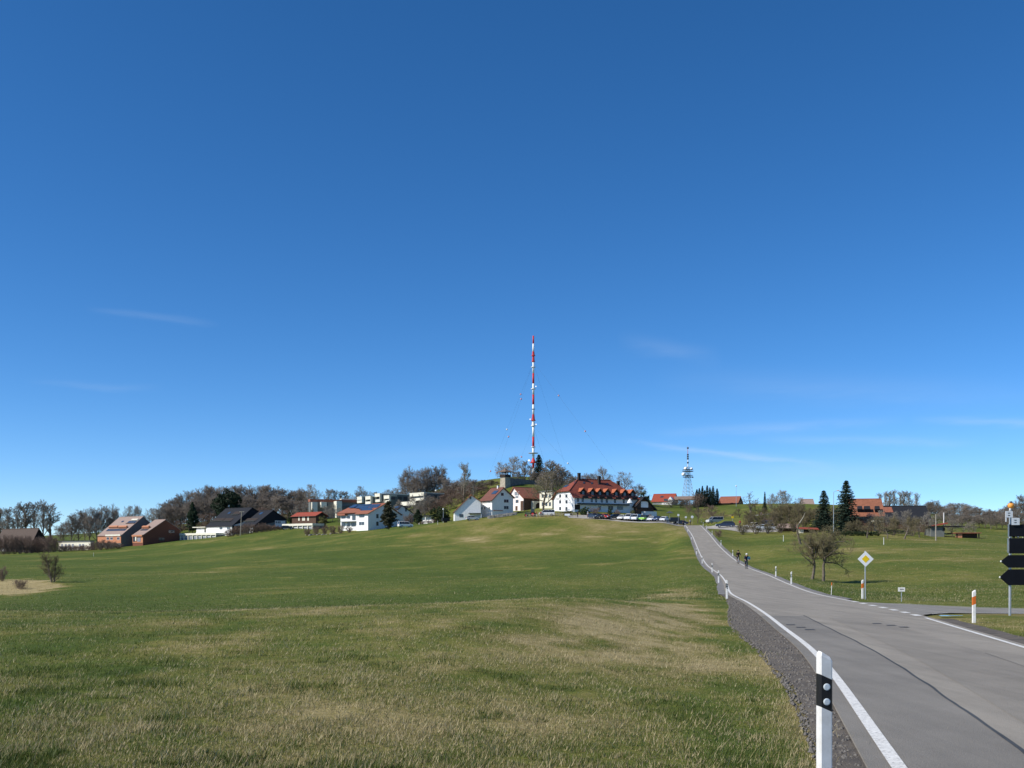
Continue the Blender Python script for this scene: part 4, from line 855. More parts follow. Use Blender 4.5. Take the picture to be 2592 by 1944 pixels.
h2.win('B', 427, 1341.5, 441.5, 1349, m=M_DFRAME); h2.win('B', 402, 1361, 416, 1368, m=M_DFRAME); h2.onroof('balcony_beam', M_ORANGE, 363, 1335, 379, 1338, .9); h2.onroof('roof_terrace', M_GLASS, 358, 1339, 374, 1343, .16)
# 4 -- garage rows
def garages(label, cx, cy, d, th, pa, pb, top, posts, fascia):
    h = House('garage_row', label, cx, cy, d, th, pa, pb, cat='garage'); H0 = zrel(h, top, d); zf = zrel(h, fascia, d)
    h.box('wall', M_GREYW, -h.LA, 0, .6, h.LB, -h.deep, H0 - .05); h.box('roof', M_CREAM, -h.LA - .1, .1, -.15, h.LB + .1, zf, H0)
    xs = [h.onA(p_, cy)[0] for p_ in posts]
    for x in xs: h.box('post', M_CREAM, x - .16, x + .16, -.05, .6, -h.deep, zf - .003)
    for a, b in zip(xs[:-1], xs[1:]):
        o = h.box('garage_door', M_DOOR, a + .18, b - .18, .45, .595, -h.deep, zf - .25); MB().box(a + .22, b - .22, .40, .446, zf - .7, zf - .45).build('door_window', M_FRAME, o)
    return h
garages('row of eight garages with pale fascia beside the red brick gable', 547, 1367, 424, 38, 455, 568, 1348.5, (456, 464.8, 476, 487.5, 498.6, 510, 521.6, 533.3, 545.4), 1354)
garages('upper garage row with pale fascia below the brown timber house', 791, 1344, 402, 38, 715, 820, 1324.5, (716, 729, 741, 753, 765.5, 778.5, 790), 1330)
# 5 -- slate house, two units
h = House('slate_house', 'dark slate-roofed house with white front above the garages, left unit', 587, 1350, 424, 38, 522, 670)
h.gable_x(M_WHITE, M_SLATE, zrel(h, 1331, 424), zrel(h, 1285, 424 + h.LB * .55 * h.c), zrel(h, 1304, 424 + h.LB * h.c), fr=.60, oh=.35, mg=M_SLATE); h.panel('B', 588, 1331, 660, 1350, M_SLATE, 'slate_cladding', th=.06)
for a in (556, 575): h.win('A', a, 1334, a + 7, 1340)
h.win('A', 540, 1335, 549, 1341, pane=M_WHITE); h.onroof('roof_terrace', M_DARKW, 540, 1312, 566, 1320, .10, frame=M_GREYW); h.onroof('roof_terrace', M_DARKW, 567, 1312, 588, 1320, .10, frame=M_GREYW); h.onroof('roof_terrace', M_DARKW, 592, 1295, 608, 1303, .10, frame=M_GREYW); h.onroof('roof_window', M_SOLAR, 578, 1296, 583, 1300.5, .08)
o = MB().lathe([(.02, 0), (.4, .12), (.55, .3)], 12).build('satellite_dish', M_WHITE, h.o); o.location = (-h.LA + 2.2, h.yr, h.hr + 1.0); o.rotation_euler = (rad(60), 0, rad(-60)); MB().tube((0, 0, 0), (0, 0, 1.0), .04).build('dish_pole', M_METAL, h.o).location = (-h.LA + 2.2, h.yr, h.hr)
h.box('terrace_wall', M_WHITE, -h.LA - 7.5, -h.LA - 2.0, .4, 5, -h.deep - 3, zrel(h, 1336, 424)); h.box('terrace_canopy', M_CREAM, -h.LA - 9, -h.LA, -.6, 5.4, zrel(h, 1333.5, 424), zrel(h, 1331.5, 424)); h.box('parapet', M_WHITE, -h.LA - 7, 0, -.25, -.1, -.3, .55)
h = House('slate_house', 'black slate-clad house with black gable, right unit', 640.7, 1352, 418, 38, 609, 726)
h.gable_x(M_GREYW, M_SLATE, zrel(h, 1332, 418), zrel(h, 1292, 418 + h.LB * .58 * h.c), zrel(h, 1316, 418 + h.LB * h.c), fr=.58, oh=.3, mg=M_SLATE); h.panel('B', 641, 1332, 694, 1337, M_SLATE, 'slate_cladding', th=.06)
h.panel('B', 696, 1318, 722, 1334, M_WHITE, 'white_wall', th=.10); 
for a in (697.5, 702.5, 707): h.win('B', a, 1319.5, a + 3, 1324.5, off=.1)
h.onroof('roof_terrace', M_DARKW, 623, 1312, 650, 1320, .10, frame=M_GREYW); h.onroof('roof_window', M_SOLAR, 658, 1297, 664, 1302, .08); h.win('A', 632, 1336, 640, 1348, pane=M_FRAME)
# 6 -- telegraph pole in front
o = empty('telegraph_pole', P(608, 1353, 402), 0, 'slim wooden pole with a crossbar in front of the slate house', 'pole'); Hh = (1353 - 1294) / F * 402
o.location.z = ground(o.location.x, 402) - .3; Hh = s_py(1294, 402) - o.location.z
MB().tube((0, 0, 0), (.6, 0, Hh), .16, .13, 7).build('pole', M_BARKP, o); MB().box(-.3, 1.6, -.08, .08, Hh - .35, Hh - .1).build('crossbar', M_BARKP, o)
# 7 -- brown timber house with red roof
h = House('timber_house', 'brown timber house with dull red roof above the upper garages', 799.5, 1323, 424, 38, 739, 828)
h.gable_x(M_BROWNW, M_TILE_R, zrel(h, 1305, 424), zrel(h, 1297, 428), fr=.5, oh=.5, mg=M_DARKW)
for a, b in ((755, 758.5), (765, 772), (778, 782)): h.win('A', a, 1305.5, b, 1318, pane=M_CREAM, m=M_BROWNW)
# 8 -- grey flats with red parapet
h = House('apartment_block', 'grey flat-roofed block of flats with dark red parapet and cream towers', 786, 1318, 452, 66, 781, 912, cat='building')
zt = zrel(h, 1263, 452); h.walls(M_GREYW, zrel(h, 1271, 456)); h.box('parapet', M_TILE_RB, -h.LA - .2, .2, -.2, h.LB + .2, zrel(h, 1271, 456), zt); h.box('roof', M_CREAM, -h.LA, -.4, 14, h.LB, zt + .003, zt + .5)
def tower(pxl, pxr, top, bot, out, m, name='stair_tower'):
    yb, _ = h.onB(pxr, bot, out); y0 = yb; return h.box(name, m, -.05, out, y0, y0 + 2.4, zrel(h, bot, 455), zrel(h, top, 455))
for pl, pr, tp_, bt, out in ((784, 790, 1272, 1300, 1.6), (804.5, 813, 1271.5, 1285, 2.4), (834.5, 852, 1269, 1311, 5.4)): tower(pl, pr, tp_, bt, out, M_CREAM)
for a in range(8):
    for b in (1275, 1290, 1303): h.win('B', 858 + a * 6.5, b, 862.5 + a * 6.5, b + 7, m=M_DFRAME)
for a in (795, 816, 824): h.win('B', a, 1275, a + 5, 1281, m=M_DFRAME)
# 9 -- stepped concrete flats
def flats(label, cx, cy, d, th, pa, pb, top, wins_a=(), wins_b=(), extra=()):
    h = House('terraced_flats', label, cx, cy, d, th, pa, pb, cat='building'); H0 = zrel(h, top, d)
    h.box('wall', M_GREYW, -h.LA, 0, .9, h.LB, -h.deep, H0 - .003); h.box('roof', M_CREAM, -h.LA - .1, .1, -.1, h.LB + .1, H0, H0 + .35)
    h.box('parapet', M_CREAM, -h.LA, 0, -.05, .9, H0 - 1.1, H0 - .003); h.box('parapet', M_CREAM, -h.LA, 0, -.05, .15, -.2, .9); h.box('side_wall', M_CREAM, -.25, .02, 0, .9, -.2, H0 - 1.103); h.box('side_wall', M_CREAM, -h.LA, -h.LA + .2, 0, .9, -.2, H0 - 1.103)
    h._win('window', M_DFRAME, -h.LA + .5, -.6, 1.0, max(1.4, H0 - 1.3), 'A', .9)
    for w_ in wins_b: h.win('B', *w_, m=M_DFRAME)
    return h
flats('small stepped concrete flat with cream front, leftmost of the stepped row', 916, 1271.5, 456, 55, 904, 927, 1258.5)
flats('stepped concrete flat with tall black chimney, second of the row', 938, 1274, 450, 55, 925, 951, 1257.5).chimney(-1, 3, 2.5, 4.8, .7)
flats('long stepped concrete flat with dark roof line, middle of the row', 961.5, 1269, 448, 50, 949, 1040, 1250.5, wins_b=[(1008, 1258, 1016, 1264), (1022, 1258, 1030, 1265), (990, 1258, 1000, 1265)])
flats('low concrete flat with cream box front below the middle roof', 985.4, 1271, 444, 50, 971.7, 1004, 1255.5, wins_b=[(990, 1258, 1000, 1264)])
h = flats('concrete flats with two cream balcony bands and grey side wall', 1073, 1265, 428, 48, 1037.5, 1124, 1248, wins_b=[(1099, 1253.5, 1105, 1261), (1114, 1254, 1121, 1259.5), (1090, 1268, 1096, 1276)])
h.box('balcony', M_CREAM, -h.LA - 2.5, -1.8, -3.0, -2.8, -2.2, -.6); h.box('balcony_floor', M_GREYW, -h.LA - 2.5, -1.8, -2.795, 0, -2.2, -1.9)
o = MB().ball((0, 0, 0), .35, 8).build('dome_lamp', M_WHITE, h.o); o.location = (-.5, h.LB * .62, zrel(h, 1246, 445))
# 10 -- white house with solar roof
h = House('solar_house', 'white two-storey house with red roof full of solar panels', 931.6, 1339, 372, 42, 902.4, 1014)
h.gable_x(M_WHITE, M_TILE_RB, zrel(h, 1299, 372), zrel(h, 1275, 372 + h.LB * .5 * h.c), fr=.5, oh=.6)
h.win('A', 910, 1303, 922, 1309, m=M_DFRAME); h.win('A', 909, 1321, 922, 1329); h.win('B', 953, 1302, 957.5, 1311, m=M_DFRAME); h.win('B', 953, 1321, 957.5, 1330, m=M_DFRAME); h.win('B', 972, 1285, 975, 1291, m=M_DFRAME)
for r_ in ((905, 1281, 930, 1283.2), (930, 1280, 960, 1282.2), (912, 1286.3, 940, 1288.6), (906, 1277.5, 936, 1279.5), (938, 1277, 962, 1279), (902, 1283.5, 932, 1286), (936, 1283, 956, 1285.5), (916, 1289, 942, 1292), (890, 1278, 903, 1285)): h.onroof('solar_panel', M_SOLAR, *r_, .14)
x1 = h.onA(902, 1330, 2.2)[0]; x0 = h.onA(862, 1330, 2.2)[0]
wl = h.box('side_wing', M_WHITE, x0, -h.LA - .01, 2.2, h.LB * .8, -h.deep, zrel(h, 1302, 380)); sl_ = (zrel(h, 1280, 385) - zrel(h, 1297, 378)) / (h.LB * .5 - 1.0)
MB().slab([(x0 - .8, 1.0, zrel(h, 1297, 378)), (-h.LA - .52, 1.0, zrel(h, 1297, 378)), (-h.LA - .52, h.LB * .5, zrel(h, 1280, 385)), (x0 - .8, h.LB * .5, zrel(h, 1280, 385))], .25).build('wing_roof', M_TILE_RB, h.o)
MB().slab([(x0 - .8, h.LB * .5, zrel(h, 1280, 385) - .003), (-h.LA - .52, h.LB * .5, zrel(h, 1280, 385) - .003), (-h.LA - .52, h.LB + .5, zrel(h, 1299, 390)), (x0 - .8, h.LB + .5, zrel(h, 1299, 390))], .25).build('wing_roof', M_TILE_RB, h.o)
for a, b, c_, e_ in ((865, 1306, 874, 1312), (880, 1306, 886, 1312), (892, 1305, 900, 1316), (865, 1322, 873, 1332), (880, 1322, 886, 1332), (890, 1323, 900, 1332)): h.win('A', a, b, c_, e_, m=M_DFRAME, off=2.2)
h.box('balcony', M_GREYW, x0 + 1.5, -h.LA, .6, 2.15, zrel(h, 1320, 376), zrel(h, 1318.5, 376)); h.box('turret_roof', M_TILE_RB, x0 - .4, x0 + 4.0, 1.0, 6, zrel(h, 1303.5, 378), zrel(h, 1299, 378))
# 11 -- gabled house behind the conifer
h = House('gabled_house', 'grey-white gabled house with dark roof behind the brown conifer', 1007, 1320, 392, 55, 998, 1048)
h.gable_x(M_WHITE, M_SLATE, zrel(h, 1289, 392), zrel(h, 1281, 398), zrel(h, 1302, 398), fr=.25, oh=.4); h.win('B', 1026, 1286.5, 1029, 1294, m=M_DFRAME)
h.onroof('solar_panel', M_SOLAR, 1000, 1282.5, 1008, 1285, .1)
h = House('carport', 'white carport with slanted dark roof left of the white barn', 1092, 1324, 366, 50, 1060, 1100, cat='carport')
for x in (-h.LA, -h.LA / 2, -.3): h.box('post', M_WHITE, x, x + .3, 0, .3, -h.deep, zrel(h, 1306, 366))
h.box('roof', M_SLATE, -h.LA - .3, .3, -.4, h.LB + .3, zrel(h, 1306, 366), zrel(h, 1304, 366)); h.box('wall', M_WHITE, -h.LA, 0, h.LB - .2, h.LB, -h.deep, zrel(h, 1306, 366) - .003)
# 12 -- white barn
h = House('white_barn', 'white gabled barn with orange-brown roof edge, lower of the white pair', 1150.6, 1321, 334, 84, 1143.5, 1216.8)
h.LA = 6.5; h.gable_x(M_WHITE, mat('dull_orange_tiles', (.27, .115, .070), .85, .25, 2.0, bump=.4, bscale=9), zrel(h, 1294, 334), zrel(h, 1253.5, 336), zrel(h, 1270.5, 338), fr=.635, oh=.4)
h.win('B', 1163.5, 1302, 1171.5, 1308, m=M_DFRAME); h.win('B', 1189, 1257.5, 1192.5, 1263, m=M_GREYW, pane=M_GREYW)
h.box('lean_to_roof', M_GREYW, .003, 3.2, h.LB * .52, h.LB * 1.02, zrel(h, 1300.5, 334), zrel(h, 1299, 334)); h.box('post', M_WHITE, 2.9, 3.1, h.LB * .53, h.LB * .55, -h.deep, zrel(h, 1300.5, 334) - .003); h.box('post', M_WHITE, 2.9, 3.1, h.LB * .98, h.LB, -h.deep, zrel(h, 1300.5, 334) - .003)
# 13 -- white house with solar panel
h = House('white_house', 'tall white gabled house with dark red roof, upper of the white pair', 1245.4, 1304, 336, 55, 1217, 1299)
h.gable_x(M_WHITE, mat('dark_red_tiles', (.150, .062, .046), .85, .25, 2.0, bump=.4, bscale=9), zrel(h, 1264, 336), zrel(h, 1236, 341), zrel(h, 1260, 345), fr=.52, oh=.55)
h.win('B', 1268.8, 1248.5, 1274.2, 1254, m=M_DFRAME); h.win('B', 1275.5, 1264.5, 1287, 1272); h.win('B', 1275.5, 1281, 1287, 1288.5)
for a in (1218.5, 1226, 1237): h.win('A', a, 1283.5, a + 3, 1289); h.win('A', a, 1267.5, a + 3, 1271)
h.onroof('solar_panel', M_SOLAR, 1248, 1243, 1258, 1250.5, .15); h.box('lintel_band', M_TILE_O, .01, .25, .5, h.LB * .5, zrel(h, 1292.5, 336), zrel(h, 1291, 336)); h.chimney(-h.LA * .45, h.yr, h.hr - .4, h.hr + .9, .5, M_WHITE)
MB().tube((-h.LA, -2.2, -.4), (2.5, -2.2, .9), .05).build('handrail', M_METAL, h.o)
w = empty('stone_wall', P(1270, 1309, 322), 0, 'low rough stone retaining wall below the white house', 'wall'); R = random.Random(4)
M_RS = MB()
bx = None
for i in range(46):
    px = 1236 + i * 1.55; p = P(px, 0, 322); zz = ground(p.x, 322)
    for k in range(2):
        b_ = MB(); s_ = R.uniform(.22, .34); b_.hexa([(-s_ * .9, -s_, -s_), (s_, -s_, -s_ * .9), (s_ * .95, s_, -s_), (-s_, s_, -s_)], [(-s_ * .8, -s_ * .8, s_ * .7), (s_ * .85, -s_ * .8, s_ * .8), (s_ * .8, s_ * .8, s_ * .75), (-s_ * .8, s_ * .7, s_ * .7)])
        q = b_.build('stone', M_ROCK, w); q.location = (p.x - w.location.x + R.gauss(0, .03), R.gauss(0, .06), zz - w.location.z + .15 + .45 * k + .55 * (i / 46)); q.rotation_euler = (0, 0, R.random() * .4)
# 14 -- farmhouse
h = House('farmhouse', 'farmhouse with white half-timbered gable and long weathered red roof', 1325, 1294, 350, 52, 1286, 1373)
h.gable_y(M_PINK, M_TILE_RB, zrel(h, 1259, 350), zrel(h, 1233, 353), fr=.40, oh=.5)
for a in (1303, 1307, 1311): h.win('A', a, 1245, a + 2.6, 1254, m=M_FRAME, pane=M_GLASS)
h.win('A', 1305, 1256, 1312, 1260); h.win('A', 1306, 1266, 1312, 1272, m=M_DFRAME); h.panel('A', 1305, 1281, 1310, 1292, M_BROWNW, 'door'); h.panel('A', 1318, 1268, 1325, 1292, M_BROWNW, 'barn_door')
h.panel('B', 1326, 1259, 1372, 1294, M_BROWNW, 'timber_wall', th=.05)
yv, zv = h.onB(1358, 1292, .05)
pf = h.box('stone_portal', M_CREAM, .06, 1.2, yv - 2.4, yv + 2.4, -h.deep, zrel(h, 1270, 356)); mb = MB(); arc = [(math.cos(math.pi * k / 10) * 1.25, 1.9 + math.sin(math.pi * k / 10) * 1.1) for k in range(11)]
mb.hexa([(1.15, yv + a_, b_) for a_, b_ in arc + [(-1.25, -.2), (1.25, -.2)]], [(1.26, yv + a_, b_) for a_, b_ in arc + [(-1.25, -.2), (1.25, -.2)]]).build('arched_gate', M_DARKW, pf)
# 15 -- the inn
h = House('inn', 'long white country inn with red hipped roof and seven gabled dormers', 1453.7, 1299, 320, 62, 1402, 1613.6, cat='building')
LA, LB = h.LA, h.LB; he = zrel(h, 1255.5, 320); hhip = zrel(h, 1241.5, 318); dr = 320 + 3 * h.c - LA / 2 * -h.s * 0
hr_ = zrel(h, 1213.5, 320 + LA / 2 * h.s + 4 * h.c); xm = -LA / 2; sl_ = (hr_ - he) / (LA / 2)
kx = (hhip - he) / sl_
pr = [(-LA, -h.deep), (0, -h.deep), (0, he), (-kx, hhip), (-LA + kx, hhip), (-LA, he)]
MB().hexa([(a, 0, b) for a, b in pr], [(a, LB, b) for a, b in pr]).build('wall', M_PALEB, h.o)
oh = .7; e = .15; y0r, y1r = 5.2, LB - 6.5; eo = he - sl_ * oh + e
rf = MB()
rf.slab([(oh, -oh, eo), (oh, LB + oh, eo), (xm, y1r, hr_ + e), (xm, y0r, hr_ + e), (-kx, -oh, hhip + e)], .25)
rf.slab([(-LA - oh, LB + oh, eo), (-LA - oh, -oh, eo), (-LA + kx, -oh, hhip + e), (xm, y0r, hr_ + e - .003), (xm, y1r, hr_ + e - .003)], .25)
rf.slab([(-LA + kx, -oh, hhip + e), (-kx, -oh, hhip + e), (xm, y0r, hr_ + e + .003)], .25); rf.slab([(oh, LB + oh, eo), (-LA - oh, LB + oh, eo), (xm, y1r, hr_ + e + .003)], .25)
M_INN = mat('inn_tiles', (.215, .056, .036), .85, .25, 2.0, bump=.4, bscale=9); roof = rf.build('roof', M_INN, h.o); MB().tube((xm, y0r, hr_ + .2), (xm, y1r, hr_ + .2), .16, n=6).build('ridge_cap', M_INN, roof)
for a, b in (((xm, y0r, hr_ + .2), (-kx, -oh, hhip + .2)), ((xm, y1r, hr_ + .2), (oh, LB + oh, eo + .05))): MB().tube(a, b, .14, n=6).build('hip_cap', M_INN, roof)
MB().tube((oh + .1, -oh, eo - .1), (oh + .1, LB + oh, eo - .1), .1, n=6).build('gutter', M_DFRAME, roof)
fp = (Vector((0, 0, he + e)), Vector((hr_ - he, 0, LA / 2)).normalized())
for a in (1474.5, 1497.6, 1516, 1534.5, 1556.7, 1577.5, 1596.7):
    yv = h.onplane(a, 1249, fp[0], fp[1]).y; xf = -.55; zb = he + sl_ * .1 + .1; wv, hv, pk = .95, 1.5, 2.45
    dm = MB(); prf = [(yv - wv, zb), (yv + wv, zb), (yv + wv, zb + hv), (yv, zb + pk), (yv - wv, zb + hv)]; dm.hexa([(xf - 3.6, p_, q_) for p_, q_ in prf], [(xf, p_, q_) for p_, q_ in prf])
    do = dm.build('dormer', M_SLATE, h.o); dr_ = MB(); ww = wv + .35; zz = zb + hv - .38
    dr_.slab([(xf + .45, yv - ww, zz + .12), (xf + .45, yv, zb + pk + .12), (xf - 3.8, yv, zb + pk + .12), (xf - 3.8, yv - ww, zz + .12)], .14); dr_.slab([(xf + .45, yv, zb + pk + .117), (xf + .45, yv + ww, zz + .12), (xf - 3.8, yv + ww, zz + .12), (xf - 3.8, yv, zb + pk + .117)], .14)
    dr_.build('dormer_roof', M_TILE_O, do); MB().box(xf, xf + .06, yv - .42, yv + .42, zb + .25, zb + 1.45).build('dormer_window', M_GLASS, do)
    MB().box(xf + .002, xf + 1.3, yv - 1.0, yv + 1.0, zb - .75, zb - .15).build('dormer_balcony', M_DARKW, do)
for a in (1456, 1478, 1498, 1516.5, 1537):
    h.onroof('roof_window', M_GLASS, a - 2.4, 1219.2 + (a - 1456) * .05, a + 2.4, 1223 + (a - 1456) * .05, .10, plane=fp)
hp = (Vector((xm, y0r, hr_ + e)), Vector((0, -(hr_ - hhip), y0r + oh)).normalized()); h.onroof('roof_window', M_GLASS, 1429, 1228, 1437, 1233, .08, plane=hp)
for a in (1461, 1473, 1496, 1507, 1521.5, 1534, 1555, 1577, 1596): h.win('B', a, 1260 + (a - 1461) * .03, a + 3.6, 1269.5 + (a - 1461) * .03, m=M_DFRAME)
for a, b in ((1514.5, 1521), (1539, 1552), (1561.5, 1577)): h.win('B', a, 1281, b, 1290.5)
h.panel('B', 1455, 1278, 1468, 1290, M_DARKW, 'porch_door'); h.panel('B', 1524, 1279, 1527, 1296, M_FRAME, 'door')
yb0, zb_ = h.onB(1448, 1275, 0); yb1, _ = h.onB(1588, 1279.5, 0); bo = h.box('balcony', M_GREYW, .003, 1.3, .3, yb1, zb_ - .25, zb_); MB().box(1.2, 1.3, .3, yb1, zb_ + .003, zb_ + .25).build('balcony_rail', M_DARKW, bo)
for a in (1416, 1432):
    for b in (1252, 1267, 1284): h.win('A', a, b, a + 4, b + 6.5, m=M_DFRAME)
for (x_, y_, z_) in ((xm + .2, y0r + .3, hr_ + 2.0), (xm + 1.3, LB * .52, hr_ + 1.2), (xm + 1.6, LB * .82, hr_ - .2)): h.chimney(x_, y_, z_ - 3.2, z_, .8, M_DARKW)
# annex at the right end
ax0 = h.onB(1588, 1290, 1.5)[0]; az = zrel(h, 1258, 330); pr = [(LB - 1.5, -h.deep), (LB + 5.2, -h.deep), (LB + 5.2, he * .42), (LB + 1.2, az), (LB - 1.5, he * .62)]
an = MB().hexa([(-6, a, b) for a, b in pr], [(1.6, a, b) for a, b in pr]).build('annex', M_BROWNW, h.o)
sa = (az - he * .42) / 4.0; mb = MB(); mb.slab([(-6.2, LB + 1.2, az + .15), (2.3, LB + 1.2, az + .15), (2.3, LB + 6.2, he * .42 - sa * 1.0 + .15), (-6.2, LB + 6.2, he * .42 - sa * 1.0 + .15)], .3); mb.slab([(-6.2, LB - 2.2, he * .45), (2.3, LB - 2.2, he * .45), (2.3, LB + 1.2, az + .147), (-6.2, LB + 1.2, az + .147)], .3); mb.build('annex_roof', M_SLATE, an)
MB().box(1.61, 1.9, LB - 1.4, LB + 4.8, he * .30, he * .38).build('annex_beam', M_DARKW, an); MB().box(1.61, 1.7, LB + .2, LB + 3, he * .42, he * .78).build('annex_gable', M_PALEB, an); MB().box(1.61, 3.6, LB + .4, LB + 5.0, -h.deep, .9).build('annex_plinth', M_PALEB, an)
ub = empty('sun_umbrella', h.o.matrix_basis @ Vector((2.3, yb1 - .6, zb_)), 0, 'white sun umbrella on the inn balcony', 'umbrella'); MB().tube((0, 0, -.2), (0, 0, 1.9), .03).build('pole', M_METAL, ub); MB().lathe([(.95, .6), (.9, .7), (.5, 1.5), (.04, 2.0)], 8).build('canopy', M_WHITE, ub)
# white upper wing left behind the inn
h = House('inn_wing', 'cream wing joining the farmhouse and the inn', 1398, 1296, 345, 50, 1366, 1432); h.walls(M_CREAM, zrel(h, 1243, 345)); h.box('roof', M_GREYW, -h.LA - .3, .3, -.3, h.LB + .3, zrel(h, 1243, 345), zrel(h, 1241, 345))
for a in (1372, 1381, 1390): h.win('A', a, 1252, a + 4, 1259, m=M_DFRAME); h.win('A', a, 1272, a + 4, 1280, m=M_DFRAME)
# 16 -- ridge house right of the inn
h = House('ridge_house', 'white house with bright red roof on the ridge beside the lattice tower', 1703, 1277, 420, 20, 1652, 1733, lb=9)
h.gable_x(M_WHITE, M_TILE_R, zrel(h, 1268, 420), zrel(h, 1250.5, 424), fr=.5, oh=.6); h.onroof('roof_window', M_GLASS, 1672, 1256, 1679, 1259.5, .1)
xg0, zg = h.onA(1691, 1277, -3); xg1, _ = h.onA(1702, 1277, -3); hp_ = zrel(h, 1256.5, 416)
MB().hexa([(xg0, -3, -h.deep), (xg1, -3, -h.deep), (xg1, -3, hp_ * .62), ((xg0 + xg1) / 2, -3, hp_), (xg0, -3, hp_ * .62)], [(xg0, 3, -h.deep), (xg1, 3, -h.deep), (xg1, 3, hp_ * .62), ((xg0 + xg1) / 2, 3, hp_), (xg0, 3, hp_ * .62)]).build('gable_wing', M_WHITE, h.o)
h.win('A', 1681, 1263, 1690, 1270, m=M_DFRAME, off=-.2); h.box('terrace', M_WHITE, xg0 - 2.6, xg0 - .003, -2.6, 0, -h.deep, 0.5); h.box('barn_roof', M_TILE_B, .4, 9, 1, 9, zrel(h, 1266, 424), zrel(h, 1257.5, 424))
# 17 -- brown ridge house and small house
h = House('brown_house', 'brown-roofed low house behind the spruce clump', 1866, 1279, 415, 25, 1820, 1872, lb=9); h.gable_x(M_BROWNW, M_TILE_RB, zrel(h, 1272, 415), zrel(h, 1257, 418), fr=.5)
h = House('small_house', 'small cream house with steep brown roof alone on the skyline', 2060, 1283, 385, 8, 2033, 2064, lb=8); h.gable_x(M_CREAM, M_TILE_B, zrel(h, 1279, 385), zrel(h, 1264, 388), fr=.5, oh=.4)
# 18 -- right farmhouse and barn
h = House('farm_house', 'big farmhouse with orange-brown roof and shed dormers beside the tall spruce', 2232, 1348, 236, 12, 2160, 2240, lb=11)
h.gable_x(M_BROWNW, mat('farm_roof_tiles', (.27, .105, .058), .85, .25, 1.2, bump=.4, bscale=6), zrel(h, 1303, 236), zrel(h, 1264, 241), fr=.5, oh=.7)  # brown wall colour partly holds the dark shade under the roof
for a, b in ((2170, 2182), (2187, 2202), (2214, 2226)):
    dmo = h.onroof('shed_dormer', M_SLATE, a, 1289, b, 1297, .9); 
for a, b in ((2206, 2222), (2175, 2190)): h.win('A', a, 1306, b, 1313, m=M_DFRAME)
h.box('awning', M_CREAM, *sorted((h.onA(2208, 1318, -1.5)[0], h.onA(2236, 1318, -1.5)[0])), -1.8, -.01, zrel(h, 1322, 236), zrel(h, 1318, 236)); h.win('A', 2212, 1325, 2220, 1345, m=M_DFRAME)
h = House('dark_barn', 'long barn with dark slate roof right of the orange farmhouse', 2352, 1346, 250, 10, 2236, 2362, cat='barn', lb=12)
h.gable_x(M_BROWNW, M_SLATE, zrel(h, 1313, 250), zrel(h, 1282, 256), fr=.5, oh=.5); h.onroof('red_roof_strip', M_TILE_RB, 2238, 1284, 2259, 1297, .06)
h = House('grey_shed', 'grey shed with bright red roof edge at the right', 2390, 1359, dg(2390, 1359, 180, 250), 8, 2356, 2400, cat='shed', lb=5); h.walls(M_GREYW, zrel(h, 1333, h.d)); h.box('roof', M_SLATE, -h.LA - .5, 4.2, -.5, h.LB + .5, zrel(h, 1333, h.d), zrel(h, 1331.5, h.d))
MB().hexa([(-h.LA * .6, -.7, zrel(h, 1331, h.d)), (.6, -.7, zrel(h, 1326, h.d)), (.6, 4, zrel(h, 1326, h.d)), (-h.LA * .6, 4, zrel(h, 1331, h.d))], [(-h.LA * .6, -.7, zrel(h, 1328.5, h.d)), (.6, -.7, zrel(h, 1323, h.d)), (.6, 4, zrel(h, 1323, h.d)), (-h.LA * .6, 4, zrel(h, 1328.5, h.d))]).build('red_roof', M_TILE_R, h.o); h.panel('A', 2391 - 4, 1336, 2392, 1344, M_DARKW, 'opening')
h = House('wood_shed', 'low open woodshed with dark red roof near the right edge', 2480, 1363, dg(2480, 1363, 160, 250), 6, 2421, 2484, cat='shed', lb=3); h.box('roof', M_TILE_RB, -h.LA - .3, .3, -.3, h.LB + 2.5, zrel(h, 1350, h.d), zrel(h, 1348, h.d)); h.box('log_pile', M_ORANGE, -h.LA + .3, -h.LA + 1.2, 0, 1.5, -h.deep, zrel(h, 1351, h.d)); h.box('back_wall', M_BROWNW, -h.LA + 1.3, 0, 1.6, 1.8, -h.deep, zrel(h, 1350, h.d) - .003)
for x in (-h.LA, -.25): h.box('post', M_DARKW, x, x + .2, 0, .2, -h.deep, zrel(h, 1350, h.d) - .003)
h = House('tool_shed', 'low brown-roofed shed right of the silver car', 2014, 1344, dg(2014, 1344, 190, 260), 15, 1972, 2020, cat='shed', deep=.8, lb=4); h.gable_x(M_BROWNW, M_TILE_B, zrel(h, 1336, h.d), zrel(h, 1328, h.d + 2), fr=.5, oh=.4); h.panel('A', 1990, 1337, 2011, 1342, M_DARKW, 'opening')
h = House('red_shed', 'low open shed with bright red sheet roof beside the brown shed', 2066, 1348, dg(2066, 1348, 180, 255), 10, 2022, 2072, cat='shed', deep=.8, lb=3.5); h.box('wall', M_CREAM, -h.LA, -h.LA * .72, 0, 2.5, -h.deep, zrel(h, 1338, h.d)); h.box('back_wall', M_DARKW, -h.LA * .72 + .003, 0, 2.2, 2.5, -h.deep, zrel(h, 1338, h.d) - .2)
MB().slab([(-h.LA - .3, -.5, zrel(h, 1337.5, h.d)), (.6, -.5, zrel(h, 1340, h.d)), (.6, 3.2, zrel(h, 1335, h.d)), (-h.LA - .3, 3.2, zrel(h, 1333, h.d))], .12).build('roof', M_TILE_R, h.o); h.box('post', M_DARKW, -.2, 0, 0, .2, -h.deep, zrel(h, 1341, h.d))
